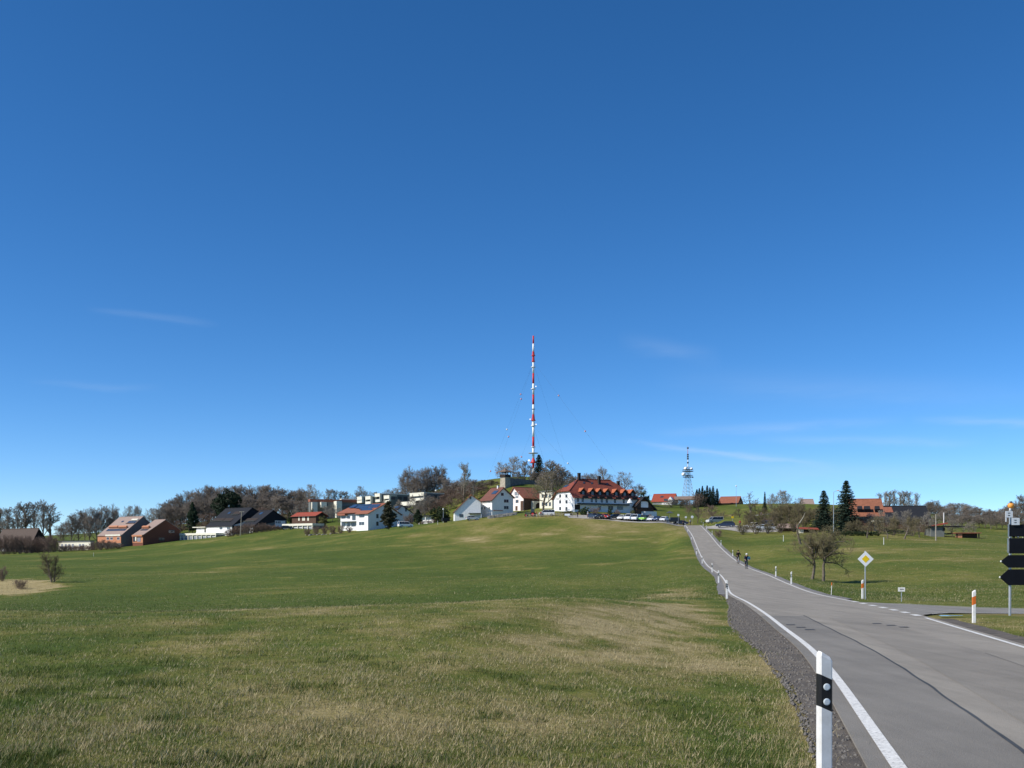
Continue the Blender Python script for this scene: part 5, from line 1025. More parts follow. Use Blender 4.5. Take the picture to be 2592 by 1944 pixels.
# 19 -- lookout tower with stone rampart
h = House('lookout_tower', 'stone lookout tower with open timber gallery and brown pyramid roof', 1278.5, 1231, 398, 40, 1267, 1297, cat='tower'); LA, LB = h.LA, min(h.LB, h.LA * 1.25); zt = zrel(h, 1207, 398); k_ = .35
MB().hexa([(-LA - k_, -k_, -h.deep), (k_, -k_, -h.deep), (k_, LB + k_, -h.deep), (-LA - k_, LB + k_, -h.deep)], [(-LA, 0, zt), (0, 0, zt), (0, LB, zt), (-LA, LB, zt)]).build('stone_base', M_STONE, h.o)
h.box('deck', M_DARKW, -LA - .35, .35, -.35, LB + .35, zt, zt + .25); zr = zrel(h, 1194.5, 398)
for x in (-LA - .2, -LA / 2, .05):
    for y in (-.2, LB / 2, LB + .05): 
        if not (x == -LA / 2 and y == LB / 2): h.box('post', M_DARKW, x, x + .16, y, y + .16, zt + .253, zr)
for yy_ in (-.25, LB + .18): h.box('railing', M_DARKW, -LA - .25, .25, yy_, yy_ + .08, zt + .253, zt + .95)
for xx_ in (-LA - .25, .18): h.box('railing', M_DARKW, xx_, xx_ + .08, -.16, LB + .17, zt + .253, zt + .95)
cx_, cy_ = -LA / 2, LB / 2; rr_ = [(-LA - .9, -.9), (.9, -.9), (.9, LB + .9), (-LA - .9, LB + .9)]; pz = zrel(h, 1185.5, 400)
mb = MB(); 
mb.hexa([(a, b, zr) for a, b in rr_], [(a, b, zr + .12) for a, b in rr_]); i0 = len(mb.v); mid = [(cx_ + (a - cx_) * .35, cy_ + (b - cy_) * .35, zr + (pz - zr) * .55) for a, b in rr_]
mb.hexa([(a, b, zr + .123) for a, b in rr_], mid); mb.hexa(mid, [(cx_ + (a - cx_) * .03, cy_ + (b - cy_) * .03, pz) for a, b in rr_]); mb.build('roof', M_SHINGLE, h.o)
MB().hexa([(-.9, LB * .75, -h.deep), (-.05, LB * .75, -h.deep), (2.2, LB + 15, -h.deep), (1.3, LB + 15, -h.deep)], [(-.9, LB * .75, zrel(h, 1211, 404)), (-.05, LB * .75, zrel(h, 1211, 404)), (2.2, LB + 15, zrel(h, 1219, 414)), (1.3, LB + 15, zrel(h, 1219, 414))]).build('rampart', mat('shaded_stone', (.16, .15, .14), .95, .3, 1.5, bump=.5, bscale=4), h.o)  # rampart's shade put into its stone colour, darker than the tower base
# ------------------------------------------------------------------ broadcasting mast with guys
M_RED = mat('signal_red', (.50, .035, .035), .5, .08, 1.0); M_MWHITE = mat('mast_white', (.74, .74, .72), .5, .05, 1.0); M_DARKST = mat('dark_steel', (.07, .08, .09), .5)
D = 520.0; xm = (1350.0 - 1296) / F * D; zb = ground(xm, D) - .5
mast = empty('broadcast_mast', (xm, D, zb), 0, 'tall guyed broadcasting mast in red and white bands on the hilltop', 'mast')
def mz(py): return s_py(py, D) - zb
def mr(py): return float(np.interp(py, [850, 1000, 1190], [.46, .54, .62]))
bands = [(850, 870, 'R'), (870, 893, 'W'), (893, 917, 'R'), (917, 945, 'W'), (945, 971, 'R'), (971, 999, 'W'), (999, 1024, 'R'), (1024, 1052, 'W'), (1052, 1078, 'R'), (1078, 1106, 'W'), (1106, 1131, 'R'), (1131, 1160, 'W'), (1160, 1186, 'R'), (1186, 1240, 'W')]
for a, b, c in bands:
    r_ = mr((a + b) / 2) * (1.0 if a != 850 else .85); MB().tube((0, 0, mz(b)), (0, 0, mz(a)), r_, n=12).build('red_section' if c == 'R' else 'white_section', M_RED if c == 'R' else M_MWHITE, mast, True)
def disc(py, r, m, th=.3, name='platform', flare=0):
    z = mz(py); mb = MB()
    mb.lathe([(r, 0), (r, th)], 14, (0, 0, z)); o = mb.build(name, m, mast)
    if flare: MB().lathe([(r * .72, th), (.5, th + flare)], 14, (0, 0, z)).build('cone', m, o)
    return o
disc(901, 1.0, M_RED, .25, flare=2.0); disc(915.5, .9, M_RED, .35, flare=3.2); disc(930, 1.1, M_MWHITE); disc(985, 1.15, M_MWHITE); disc(1036, .9, M_DARKST, .2); disc(1065, 1.15, M_RED, .35, flare=3.4); disc(1078.5, 1.2, M_MWHITE, flare=3.0); disc(1132, 1.15, M_MWHITE, .3); disc(1147.5, 2.55, M_METAL, .2); disc(1172, 1.9, M_RED, .3, flare=2.0)
for px, py, r_ in ((1339.6, 1166, .55), (1357, 979, .35), (1342.5, 1062, .35), (1357.5, 1075, .35)):
    o = MB().lathe([(.05, 0), (r_ * .8, .12), (r_, .35)], 12).build('dish_antenna', M_MWHITE, mast); o.location = ((px - 1350) * D / F, -.4, mz(py)); o.rotation_euler = (rad(75), 0, rad(-25))
def guy(py0, px1, py1, d1, marks, top_px=1350):
    a = Vector((0, 0, mz(py0))); e_ = P(px1, py1, d1) - mast.location; g_ = MB().tube(a, e_, .021, n=4).build('guy_wire', M_DARKST, mast)
    for f in marks:
        p_ = a.lerp(e_, f); mb = MB().ball((0, 0, 0), .42, 8); o = mb.build('marker_ball', M_RED if (f * 100) % 2 < 1 else M_MWHITE, g_); o.location = p_
        MB().lathe([(.425, -.1), (.425, .1)], 8).build('marker_band', M_MWHITE, g_).location = p_
guy(915, 1593, 1242, 480, (.28, .56)); guy(917, 1222, 1243, 545, (.24, .51, .84)); guy(917, 1244, 1236, 500, (.30, .60, .88)); guy(1078, 1492, 1232, 490, (.63,)); guy(1078, 1290, 1235, 520, (.5,)); guy(917, 1450, 1240, 640, ()); guy(1078, 1400, 1240, 610, ())
# ------------------------------------------------------------------ lattice radio tower
D = 500.0; xt = (1741 - 1296) / F * D; zb = ground(xt, D) - .3; lt = empty('lattice_tower', (xt, D, zb), rad(20), 'grey lattice radio tower with white dishes on two platforms', 'tower')
def lz(py): return s_py(py, D) - zb
def lw(z): return float(np.interp(z, [0, lz(1255), lz(1210), lz(1180)], [2.6, 2.05, .95, .6]))
M_LAT = mat('lattice_steel', (.33, .34, .34), .5, .1, 3.0); zl = [0] + [lz(1262 - 9 * k) for k in range(9)] + [lz(1182)]
for sx_, sy_ in ((-1, -1), (1, -1), (1, 1), (-1, 1)):
    mb = MB()
    for a, b in zip(zl[:-1], zl[1:]): mb.tube((sx_ * lw(a), sy_ * lw(a), a), (sx_ * lw(b), sy_ * lw(b), b), .075, n=5)
    mb.build('leg', M_LAT, lt)
for a, b in zip(zl[:-1], zl[1:]):
    for (p_, q_) in (((-1, -1), (1, -1)), ((1, -1), (1, 1)), ((1, 1), (-1, 1)), ((-1, 1), (-1, -1))):
        mb = MB(); mb.tube((p_[0] * lw(a), p_[1] * lw(a), a), (q_[0] * lw(b), q_[1] * lw(b), b), .04, n=4); mb.tube((q_[0] * lw(a), q_[1] * lw(a), a), (p_[0] * lw(b), p_[1] * lw(b), b), .04, n=4); mb.tube((p_[0] * lw(b), p_[1] * lw(b), b), (q_[0] * lw(b), q_[1] * lw(b), b), .045, n=4); mb.build('brace', M_LAT, lt)
for py, r_ in ((1208, 2.5), (1194, 2.7)):
    o = MB().lathe([(r_, 0), (r_, .18)], 12, (0, 0, lz(py))).build('platform', M_DARKST, lt); MB().lathe([(r_, .9), (r_, .97)], 12, (0, 0, lz(py))).build('railing', M_DARKST, o)
    for k in range(8): MB().tube((r_ * math.cos(k * .785), r_ * math.sin(k * .785), lz(py) + .18), (r_ * math.cos(k * .785), r_ * math.sin(k * .785), lz(py) + .92), .03, n=4).build('rail_post', M_DARKST, o)
MB().tube((0, 0, lz(1182)), (0, 0, lz(1150)), .22, .14, 6).build('top_pole', M_MWHITE, lt); MB().tube((0, 0, lz(1150)), (0, 0, lz(1130)), .12, .06, 6).build('top_pole', M_RED, lt)
for py in (1136, 1153, 1158, 1163, 1173): MB().box(-.35, .35, -.3, .3, lz(py), lz(py) + .7).build('antenna_panel', M_DARKST, lt)
for px, py, r_ in ((1735, 1187, .85), (1750, 1187, .6), (1729.6, 1201.5, .9), (1739, 1206, .35), (1753, 1209, .4)):
    c_, s_ = math.cos(rad(-20)), math.sin(rad(-20)); dx = (px - 1741) * D / F; o = MB().lathe([(.06, 0), (r_ * .75, r_ * .22), (r_, r_ * .6)], 14).build('dish_antenna', M_MWHITE, lt, True); o.location = (dx * c_ + 1.2 * s_, dx * s_ * 1 - 1.0, lz(py)); o.rotation_euler = (rad(80), 0, rad(-40))
for dx in (-2.2, 2.0): MB().tube((dx, 0, lz(1194)), (dx, 0, lz(1181)), .05, n=5).build('whip_antenna', M_DARKST, lt)
# ------------------------------------------------------------------ delineator posts
M_PWHITE = mat('post_white', (.76, .755, .72), .55, .0, 9.0, col2=None) if False else mat('post_white', (.78, .775, .75), .55, .5, 7.0, col2=(.60, .585, .54)); M_PBLACK = mat('post_black', (.012, .012, .013), .4); M_REFL = mat('reflector_white', (.62, .68, .70), .15, spec=.8); M_REFO = mat('reflector_orange', (.55, .13, .02), .3); M_PGREEN = mat('band_grey_green', (.10, .12, .10), .5)
def prism_post(name, sec, zf0, zf1, m, parent, grow=0.0, smooth=False):
    n = len(sec); lo = [(x * (1 + grow), y * (1 + grow), zf0(x)) for x, y in sec]; hi = [(x * (1 + grow), y * (1 + grow), zf1(x)) for x, y in sec]; return MB().hexa(lo, hi).build(name, m, parent)
SEC = [(-.052, -.045), (-.040, -.058), (.040, -.058), (.052, -.045), (.056, .000), (.036, .048), (.014, .058), (-.014, .058), (-.036, .048), (-.056, .000)]
def delineator(X, Y, rz, label, kind, slope=-1, group=None, z=None):
    z = ground(X, Y) if z is None else z; o = empty('marker_post', (X, Y, z), rz, label, 'marker post', group); g_ = .45 * slope
    t0, t1, t2 = .57, .82, .965
    prism_post('post_body', SEC, lambda x: -.25, lambda x: t0 + g_ * x, M_PWHITE, o)
    bm = {'black': M_PBLACK, 'orange': M_REFO, 'plain': M_PGREEN}[kind]; bd = prism_post('band', SEC, lambda x: t0 + g_ * x + .001, lambda x: t1 + g_ * x - .001, bm, o, .015)
    hd = prism_post('post_head', SEC, lambda x: t1 + g_ * x, lambda x: t2 + g_ * x, M_PWHITE, o)
    MB().hexa([(x, y, t2 + g_ * x + .0005) for x, y in SEC], [(x * .75, y * .75, t2 + .030 + g_ * x) for x, y in SEC]).build('post_cap', M_PWHITE, o)
    if kind == 'black':
        for k in (.63, .745): MB().lathe([(.027, 0), (.027, .006), (.020, .009)], 16).build('reflector', M_REFL, bd).matrix_basis = Matrix.Translation((.0, -.0592, k)) @ Matrix.Rotation(rad(90), 4, 'X')
    elif kind == 'plain': MB().box(-.02, .02, -.064, -.0592, .62, .78).build('reflector', M_REFL, bd)
    return o
def at_px(px, d): return (px - 1296) / F * d
delineator(at_px(2084, 8.0), 8.0, rad(8), 'white marker post with black band and two round reflectors in the right foreground', 'black', z=s_py(1655, 8.0) - .995)
for n_, (px, d) in enumerate(((1840, 53), (1819, 81), (1805, 108), (1780, 137), (1763, 163), (1750, 205), (1741, 240), (1734, 278), (1728, 300))):
    w_ = ('nearest', 'second', 'third', 'fourth', 'fifth', 'sixth', 'seventh', 'eighth', 'ninth')[n_]; delineator(min(at_px(px, d), float(road_l(d)) - .45), d, rad(-8), 'white marker post with black band on the left verge, %s up the road' % w_, 'black')
for n_, (px, d) in enumerate(((1951, 95), (1882, 133), (1846, 158), (1818, 186), (1799, 222), (1787, 255), (1780, 297), (1775, 314))):
    w_ = ('second', 'third', 'fourth', 'fifth', 'sixth', 'seventh', 'eighth', 'ninth')[n_]; delineator(max(at_px(px, d), float(road_l(d) + road_w(d)) + .45), d, rad(-8), 'white marker post on the right road verge, %s above the junction' % w_, 'plain', 1)
delineator(at_px(2003, 78), 78, rad(-8), 'white marker post on the right verge, first above the junction', 'plain', 1)
delineator(at_px(2183, 54), 54, rad(-8), 'marker post with orange band beside the diamond sign', 'orange', 1)
delineator(at_px(2465, 31.7), 31.7, rad(-8), 'marker post with orange band on the near side of the junction', 'orange', 1)
# ------------------------------------------------------------------ signs
M_YEL = mat('sign_yellow', (.72, .50, .01), .45); M_SWH = mat('sign_white', (.72, .74, .76), .4); M_SBACK = mat('sign_back_dark', (.009, .010, .014), .7, .2, 3.0, spec=.15); M_INK = mat('sign_ink', (.05, .05, .05), .6)
X, Y = at_px(2191, 53), 53.0; z = ground(X, Y); sg = empty('priority_sign', (X, Y, z), rad(-6), 'diamond priority road sign, yellow with white border, on a thin pole', 'road sign')
zc = s_py(1415, 53) - z; MB().tube((0, .03, -.3), (-.02, .03, zc + .42), .032, n=8).build('pole', M_METAL, sg)
def diamond(r, y0, y1): return [(0, y0, zc - r), (r, y0, zc), (0, y0, zc + r), (-r, y0, zc)], [(0, y1, zc - r), (r, y1, zc), (0, y1, zc + r), (-r, y1, zc)]
pl = MB().hexa(*diamond(.40, 0, -.02)).build('plate', M_SWH, sg); MB().hexa(*diamond(.405, -.0, .004)).build('plate_back', M_METAL, sg); MB().hexa(*diamond(.20, -.02, -.026)).build('yellow_field', M_YEL, pl)
X, Y = at_px(2292, 49), 49.5; z = ground(X, Y); sg = empty('kilometre_plate', (X, Y, z), rad(-10), 'small white number plate on a short post by the side road', 'sign'); zc = s_py(1492, 49.5) - z
MB().tube((0, .02, -.2), (0, .02, zc), .02, n=6).build('post', M_METAL, sg); pl = MB().box(-.16, .16, -.015, .01, zc - .10, zc + .10).build('plate', M_PWHITE, sg)
for k in (-.07, -.01, .05): MB().box(k, k + .04, -.019, -.0151, zc - .02, zc + .03).build('digit', M_INK, pl)
X, Y = at_px(2104, 60), 60.0; z = ground(X, Y); sg = empty('survey_stake', (X, Y, z), 0, 'thin stake with orange tip below the twin-trunk tree', 'stake'); hh = s_py(1474, 60) - z
MB().tube((0, 0, -.1), (.03, 0, hh - .18), .018, n=6).build('stake', M_PWHITE, sg); MB().tube((.03, 0, hh - .179), (.035, 0, hh), .03, n=6).build('tip', M_REFO, sg)
for px, py, d, lb in ((237, 1408, 330, 'tiny white stake in the green field at the left'), (1108, 1330, 322, 'small white stake in the grass by the dark hedge'), (1983, 1365, 196, 'thin pale stake in the right-hand meadow, left one'), (2237, 1377, 170, 'thin pale stake in the right-hand meadow, right one')):
    X = at_px(px, d); o = MB().tube((0, 0, -.2), (0, 0, 1.1), .05, .045, 6).box(-.06, .06, -.06, .06, 1.1, 1.18).build('stake', M_PWHITE); o.location = (X, d, ground(X, d)); tag(o, lb, 'stake')
# direction sign cluster seen from the back, at the right edge
X, Y = at_px(2556, 37.5), 37.5; z = ground(X, Y); k_ = 37.5 / F
sg = empty('direction_sign', (X, Y, z), rad(4), 'direction sign boards seen from behind on steel poles at the right edge', 'road sign')
def sz(py): return s_py(py, 37.5) - z
def sxp(px): return (px - 2556) * k_
MB().tube((0, 0, -.3), (0.02, 0, sz(1290)), .045, n=10).build('pole', M_METAL, sg); MB().tube((1.7, 0, -.3), (1.7, 0, sz(1330)), .045, n=10).build('pole', M_METAL, sg)
def board(px0, py0, py1, arrow, px1=2760):
    x0, x1, z0, z1 = sxp(px0), sxp(px1), sz(py1), sz(py0)
    pts = [(x0, z0), (x1, z0), (x1, z1), (x0, z1)] if not arrow else [(sxp(2550), z0), (x1, z0), (x1, z1), (sxp(2550), z1), (x0, (z0 + z1) / 2)]
    o = MB().hexa([(a, -.055, b) for a, b in pts], [(a, -.075, b) for a, b in pts]).build('sign_board', M_SBACK, sg)
    MB().hexa([(a * 1.002, -.076, b) for a, b in pts], [(a, -.079, b) for a, b in pts]).build('board_face', M_SBACK, o)
    for zz in (z0 + .06, z1 - .06): MB().box(sxp(2550), x1, -.05, -.02, zz - .02, zz + .02).build('rail', M_METAL, o)
    if arrow: MB().ball((x0 + .02, -.066, (z0 + z1) / 2), .035, 6).build('tip_cap', M_PWHITE, o)
board(2551, 1327.5, 1358, False); board(2552, 1362, 1401, False); board(2529, 1405, 1437, True); board(2526, 1441, 1481, True)
for py0, py1, px in ((1327, 1360, 2547.5), (1362, 1399, 2546)): MB().box(sxp(px), sxp(px + 3.5), -.09, -.085, sz(py1), sz(py0)).build('edge_strip', M_METAL, sg)
hk = MB().box(sxp(2541), sxp(2560), -.10, -.085, sz(1310), sz(1294)).build('path_sign', M_SWH, sg); MB().box(sxp(2541), sxp(2544), -.10, -.085, sz(1321), sz(1310.2)).build('sign_bracket', M_SWH, sg)
hk2 = MB().box(sxp(2557), sxp(2577), -.12, -.105, sz(1329), sz(1311)).build('path_sign', M_SWH, sg)
for o_, a, b, yy_ in ((hk, 2547, 1298, -.104), (hk, 2547, 1304, -.104), (hk2, 2563, 1316, -.124), (hk2, 2563, 1322, -.124)): MB().box(sxp(a), sxp(a + 6), yy_, yy_ + .003, sz(b + 2), sz(b)).build('lettering', M_INK, o_)
MB().tube((sxp(2556.5), 0, sz(1292)), (sxp(2558), 0, sz(1284)), .035, n=8).build('lamp_neck', M_PWHITE, sg); MB().lathe([(.05, 0), (.105, .05), (.115, .12), (.10, .17), (.03, .2)], 12, (sxp(2559), 0, sz(1287))).build('amber_lamp', mat('amber', (.75, .32, .06), .4), sg, True); MB().tube((sxp(2559), 0, sz(1287) + .2), (sxp(2559), 0, sz(1287) + .26), .05, n=8).build('lamp_cap', M_DARKST, sg)
# ------------------------------------------------------------------ vehicles
M_TYRE = mat('tyre', (.015, .015, .016), .9); M_RIM = mat('rim', (.45, .45, .46), .35, metal=.6); M_CGL = mat('car_glass', (.02, .025, .03), .08, spec=.6); M_HL = mat('headlight', (.75, .78, .8), .1, spec=.8); M_TL = mat('tail_light', (.35, .01, .01), .2)
PROFILES = {   # x along car (front = +), z; lower body outline and glasshouse
    'hatch': (4.0, 1.70, [(-2.0, .35), (2.0, .30), (2.02, .62), (1.85, .80), (1.05, .95), (-1.85, .98), (-2.02, .75)], [(1.0, .94), (.25, 1.44), (-1.35, 1.46), (-1.85, .97)]),
    'sedan': (4.6, 1.76, [(-2.3, .38), (2.3, .30), (2.32, .60), (2.1, .78), (1.1, .93), (-1.55, .97), (-2.25, .92), (-2.32, .7)], [(1.05, .92), (.2, 1.40), (-.95, 1.41), (-1.65, .96)]),
    'estate': (4.8, 1.82, [(-2.4, .38), (2.4, .30), (2.42, .66), (2.2, .84), (1.15, .99), (-2.25, 1.03), (-2.42, .8)], [(1.1, .98), (.3, 1.52), (-1.75, 1.54), (-2.3, 1.02)]),
    'van': (4.8, 1.90, [(-2.4, .38), (2.35, .32), (2.42, .75), (2.25, 1.02), (1.55, 1.12), (-2.38, 1.14)], [(1.5, 1.11), (.85, 1.88), (-2.3, 1.95), (-2.36, 1.13)]),
    'jeep': (4.1, 1.78, [(-2.0, .48), (2.0, .46), (2.03, .82), (1.95, 1.02), (.75, 1.10), (-2.0, 1.10)], [(.7, 1.09), (.42, 1.78), (-1.95, 1.80), (-1.99, 1.09)])}
CARN = [0]
def car(kind, px, d, heading, col, label, cat='car', name='parked_car', roofcol=None):
    CARN[0] += 1; Ln, W, low, top = PROFILES[kind]; X = at_px(px, d); z = ground(X, d) + .06; dzx = ground(X + 1, d) - ground(X - 1, d)
    o = empty(name, (X, d, z), rad(heading), label, cat); hw = W / 2
    pm = mat('paint_%d' % CARN[0], col, .25, spec=.6); rm = pm if roofcol is None else mat('roofpaint_%d' % CARN[0], roofcol, .3)
    mb = MB(); mb.hexa([(x, -hw * .97, q) for x, q in low], [(x, hw * .97, q) for x, q in low])
    cx = sum(p[0] for p in low) / len(low)
    bo = mb.build('body', pm, o); bm_ = bo.modifiers.new('b', 'BEVEL'); bm_.width = .07; bm_.segments = 2; bm_.limit_method = 'ANGLE'
    gw = hw * .80
    def zroof(t): return t
    gh = MB(); bot = [top[0], top[3]]; tp = [top[1], top[2]]
    lo = [(top[0][0], -hw * .93, top[0][1]), (top[0][0], hw * .93, top[0][1]), (top[3][0], hw * .93, top[3][1]), (top[3][0], -hw * .93, top[3][1])]; hi = [(top[1][0], -gw, top[1][1] - .06), (top[1][0], gw, top[1][1] - .06), (top[2][0], gw, top[2][1] - .06), (top[2][0], -gw, top[2][1] - .06)]
    gh.hexa(lo, hi).build('glasshouse', M_CGL, o)
    r_ = MB().hexa([(a + (.05 if k < 2 else -.05), b, c) for k, (a, b, c) in enumerate(hi)], [(a * .98, b * .9, c + .07) for a, b, c in hi]).build('roof', rm, o)
    pil = MB()
    for k in range(4): pil.tube(Vector(lo[k]) * 1.003, Vector(hi[k]) * 1.003, .045, n=5)
    for s_ in (-1, 1):
        for f in (.42, .72):
            xa = lo[0][0] + (lo[2][0] - lo[0][0]) * f; xb = hi[0][0] + (hi[2][0] - hi[0][0]) * f; pil.tube((xa, s_ * hw * .935, lo[0][1]), (xb, s_ * gw * 1.005, hi[0][2]), .04, n=5)
    pil.build('pillars', rm, o)
    wr = .31 if kind in ('hatch', 'sedan', 'estate') else .36
    for sx_ in (Ln * .31, -Ln * .30):
        for sy_ in (-1, 1):
            w = MB(); w.tube((sx_, sy_ * (hw - .19), wr), (sx_, sy_ * (hw + .01), wr), wr, n=14); wo = w.build('wheel', M_TYRE, o); MB().tube((sx_, sy_ * (hw + .011), wr), (sx_, sy_ * (hw + .025), wr), wr * .62, n=10).build('rim', M_RIM, wo)
    fx, bx_ = low[1][0] + .02, low[0][0] - .02; zl = low[2][1] + .06
    for sy_ in (-1, 1):
        MB().box(fx - .16, fx + .035, sy_ * hw * .62 - .17, sy_ * hw * .62 + .17, zl - .02, zl + .12).build('headlight', M_HL, o); MB().box(bx_ - .035, bx_ + .1, sy_ * hw * .80 - .1, sy_ * hw * .80 + .1, zl + .02, zl + .25).build('tail_light', M_TL, o)
    MB().box(fx - .02, fx + .04, -.26, .26, .42, .53).build('number_plate', M_PWHITE, o); MB().box(bx_ - .04, bx_ + .02, -.26, .26, .55, .66).build('number_plate', M_PWHITE, o)
    return o
row = [('hatch', 1503, 'dark blue hatchback beside the walkers, leftmost in the car row', (.02, .03, .06), -60), ('hatch', 1517, 'black hatchback left of the red car', (.012, .012, .014), -60), ('hatch', 1532, 'red hatchback, only red car in the row below the inn', (.36, .02, .02), -62), ('estate', 1554, 'black estate car right of the red hatchback', (.012, .012, .015), 205), ('hatch', 1575, 'white hatchback right of the black estate car', (.78, .78, .76), -120), ('van', 1594, 'white van, larger of the two white vans in the row', (.78, .79, .80), -118), ('van', 1610, 'small white van left of the lime green jeep', (.74, .77, .80), -116), ('jeep', 1630, 'lime green off-road car in the row below the inn', (.28, .60, .05), -118), ('hatch', 1650, 'white small car right of the lime green one', (.75, .76, .77), -118), ('sedan', 1662, 'blue saloon squeezed between two white cars', (.03, .06, .16), -112), ('hatch', 1681, 'white hatchback at the right end of the car row', (.76, .77, .78), -116)]
for i, (k, px, lb, col, hd) in enumerate(row):
    car(k, px, float(np.interp(px, [1500, 1740], [299, 292])), hd, col, lb, roofcol=(.02, .02, .02) if k == 'jeep' else None)
car('jeep', 1702, 300, 185, (.015, .018, .02), 'dark off-road car parked sideways at the road end'); car('sedan', 1722, 303, 180, (.02, .03, .06), 'dark blue saloon at the top of the road, left side')
car('estate', 1836, 262, 170, (.015, .025, .06), 'dark blue estate car parked right of the road'); car('van', 1809, 290, 200, (.45, .46, .46), 'silver van behind the dark estate car'); car('hatch', 1903, 256, 165, (.74, .75, .76), 'white car at the left of the parked group on the right'); car('estate', 1934, 259, 176, (.02, .06, .20), 'deep blue estate car behind the silver one'); car('sedan', 1936, 250, 0, (.55, .60, .63), 'silver-blue saloon parked broadside right of the road')
car('estate', 727, 404, 20, (.012, .013, .016), 'black car before the upper garages'); car('hatch', 1196, 322, 15, (.50, .52, .52), 'silver car under the lean-to of the white barn'); 
van = car('van', 1384, 312, 178, (.78, .78, .77), 'white delivery van before the farmhouse'); car('van', 1026, 330, 25, (.76, .76, .75), 'white camper van behind the brown conifer')
car('van', 2586, 245, 5, (.76, .76, .74), 'white vehicle glimpsed behind the sign boards')
# tractor by the farm portal
X = at_px(1343, 316); tr = empty('tractor', (X, 316, ground(X, 316)), rad(170), 'old green-grey tractor with cab before the stone portal', 'tractor'); M_TG = mat('tractor_green', (.06, .08, .05), .5)
MB().box(-.2, 1.7, -.35, .35, .7, 1.35).build('bonnet', M_TG, tr); MB().box(-1.3, -.1, -.6, .6, .8, 1.2).build('chassis', M_TG, tr); MB().box(-1.2, -.2, -.65, .65, 1.2, 2.3).build('cab_glass', M_CGL, tr); MB().box(-1.3, -.1, -.75, .75, 2.3, 2.42).build('cab_roof', M_TG, tr); MB().tube((1.2, .2, 1.35), (1.2, .2, 2.2), .04, n=6).build('exhaust', M_DARKST, tr)
for x_, r_ in ((-.8, .75), (1.3, .45)):
    for s_ in (-1, 1): wo = MB().tube((x_, s_ * .5, r_), (x_, s_ * .9, r_), r_, n=16).build('wheel', M_TYRE, tr); MB().tube((x_, s_ * .9, r_), (x_, s_ * .92, r_), r_ * .55, n=10).build('rim', M_RED, wo)
# ------------------------------------------------------------------ people and bicycles
M_SKIN = mat('skin', (.45, .27, .19), .6); M_NAVY = mat('navy_cloth', (.012, .016, .035), .85); M_BLACK = mat('black_cloth', (.010, .010, .012), .85); M_BLUEC = mat('blue_cloth', (.03, .16, .28), .8); M_REDC = mat('red_cloth', (.35, .04, .04), .8); M_GREYC = mat('grey_cloth', (.30, .30, .32), .85); M_HAIR = mat('dark_hair', (.03, .02, .015), .7); M_HELM = mat('helmet_white', (.75, .75, .74), .3)
def skin(name, pts, edges, m, parent, sub=1):
    me = bpy.data.meshes.new(name); me.from_pydata([p[:3] for p in pts], edges, []); me.materials.append(m); o = link(name, me, parent)
    md = o.modifiers.new('skin', 'SKIN'); md.use_smooth_shade = True
    for i, v in enumerate(me.skin_vertices[0].data): v.radius = (pts[i][3], pts[i][3]); v.use_root = (i == 0)
    s_ = o.modifiers.new('sub', 'SUBSURF'); s_.levels = sub; s_.render_levels = sub; return o
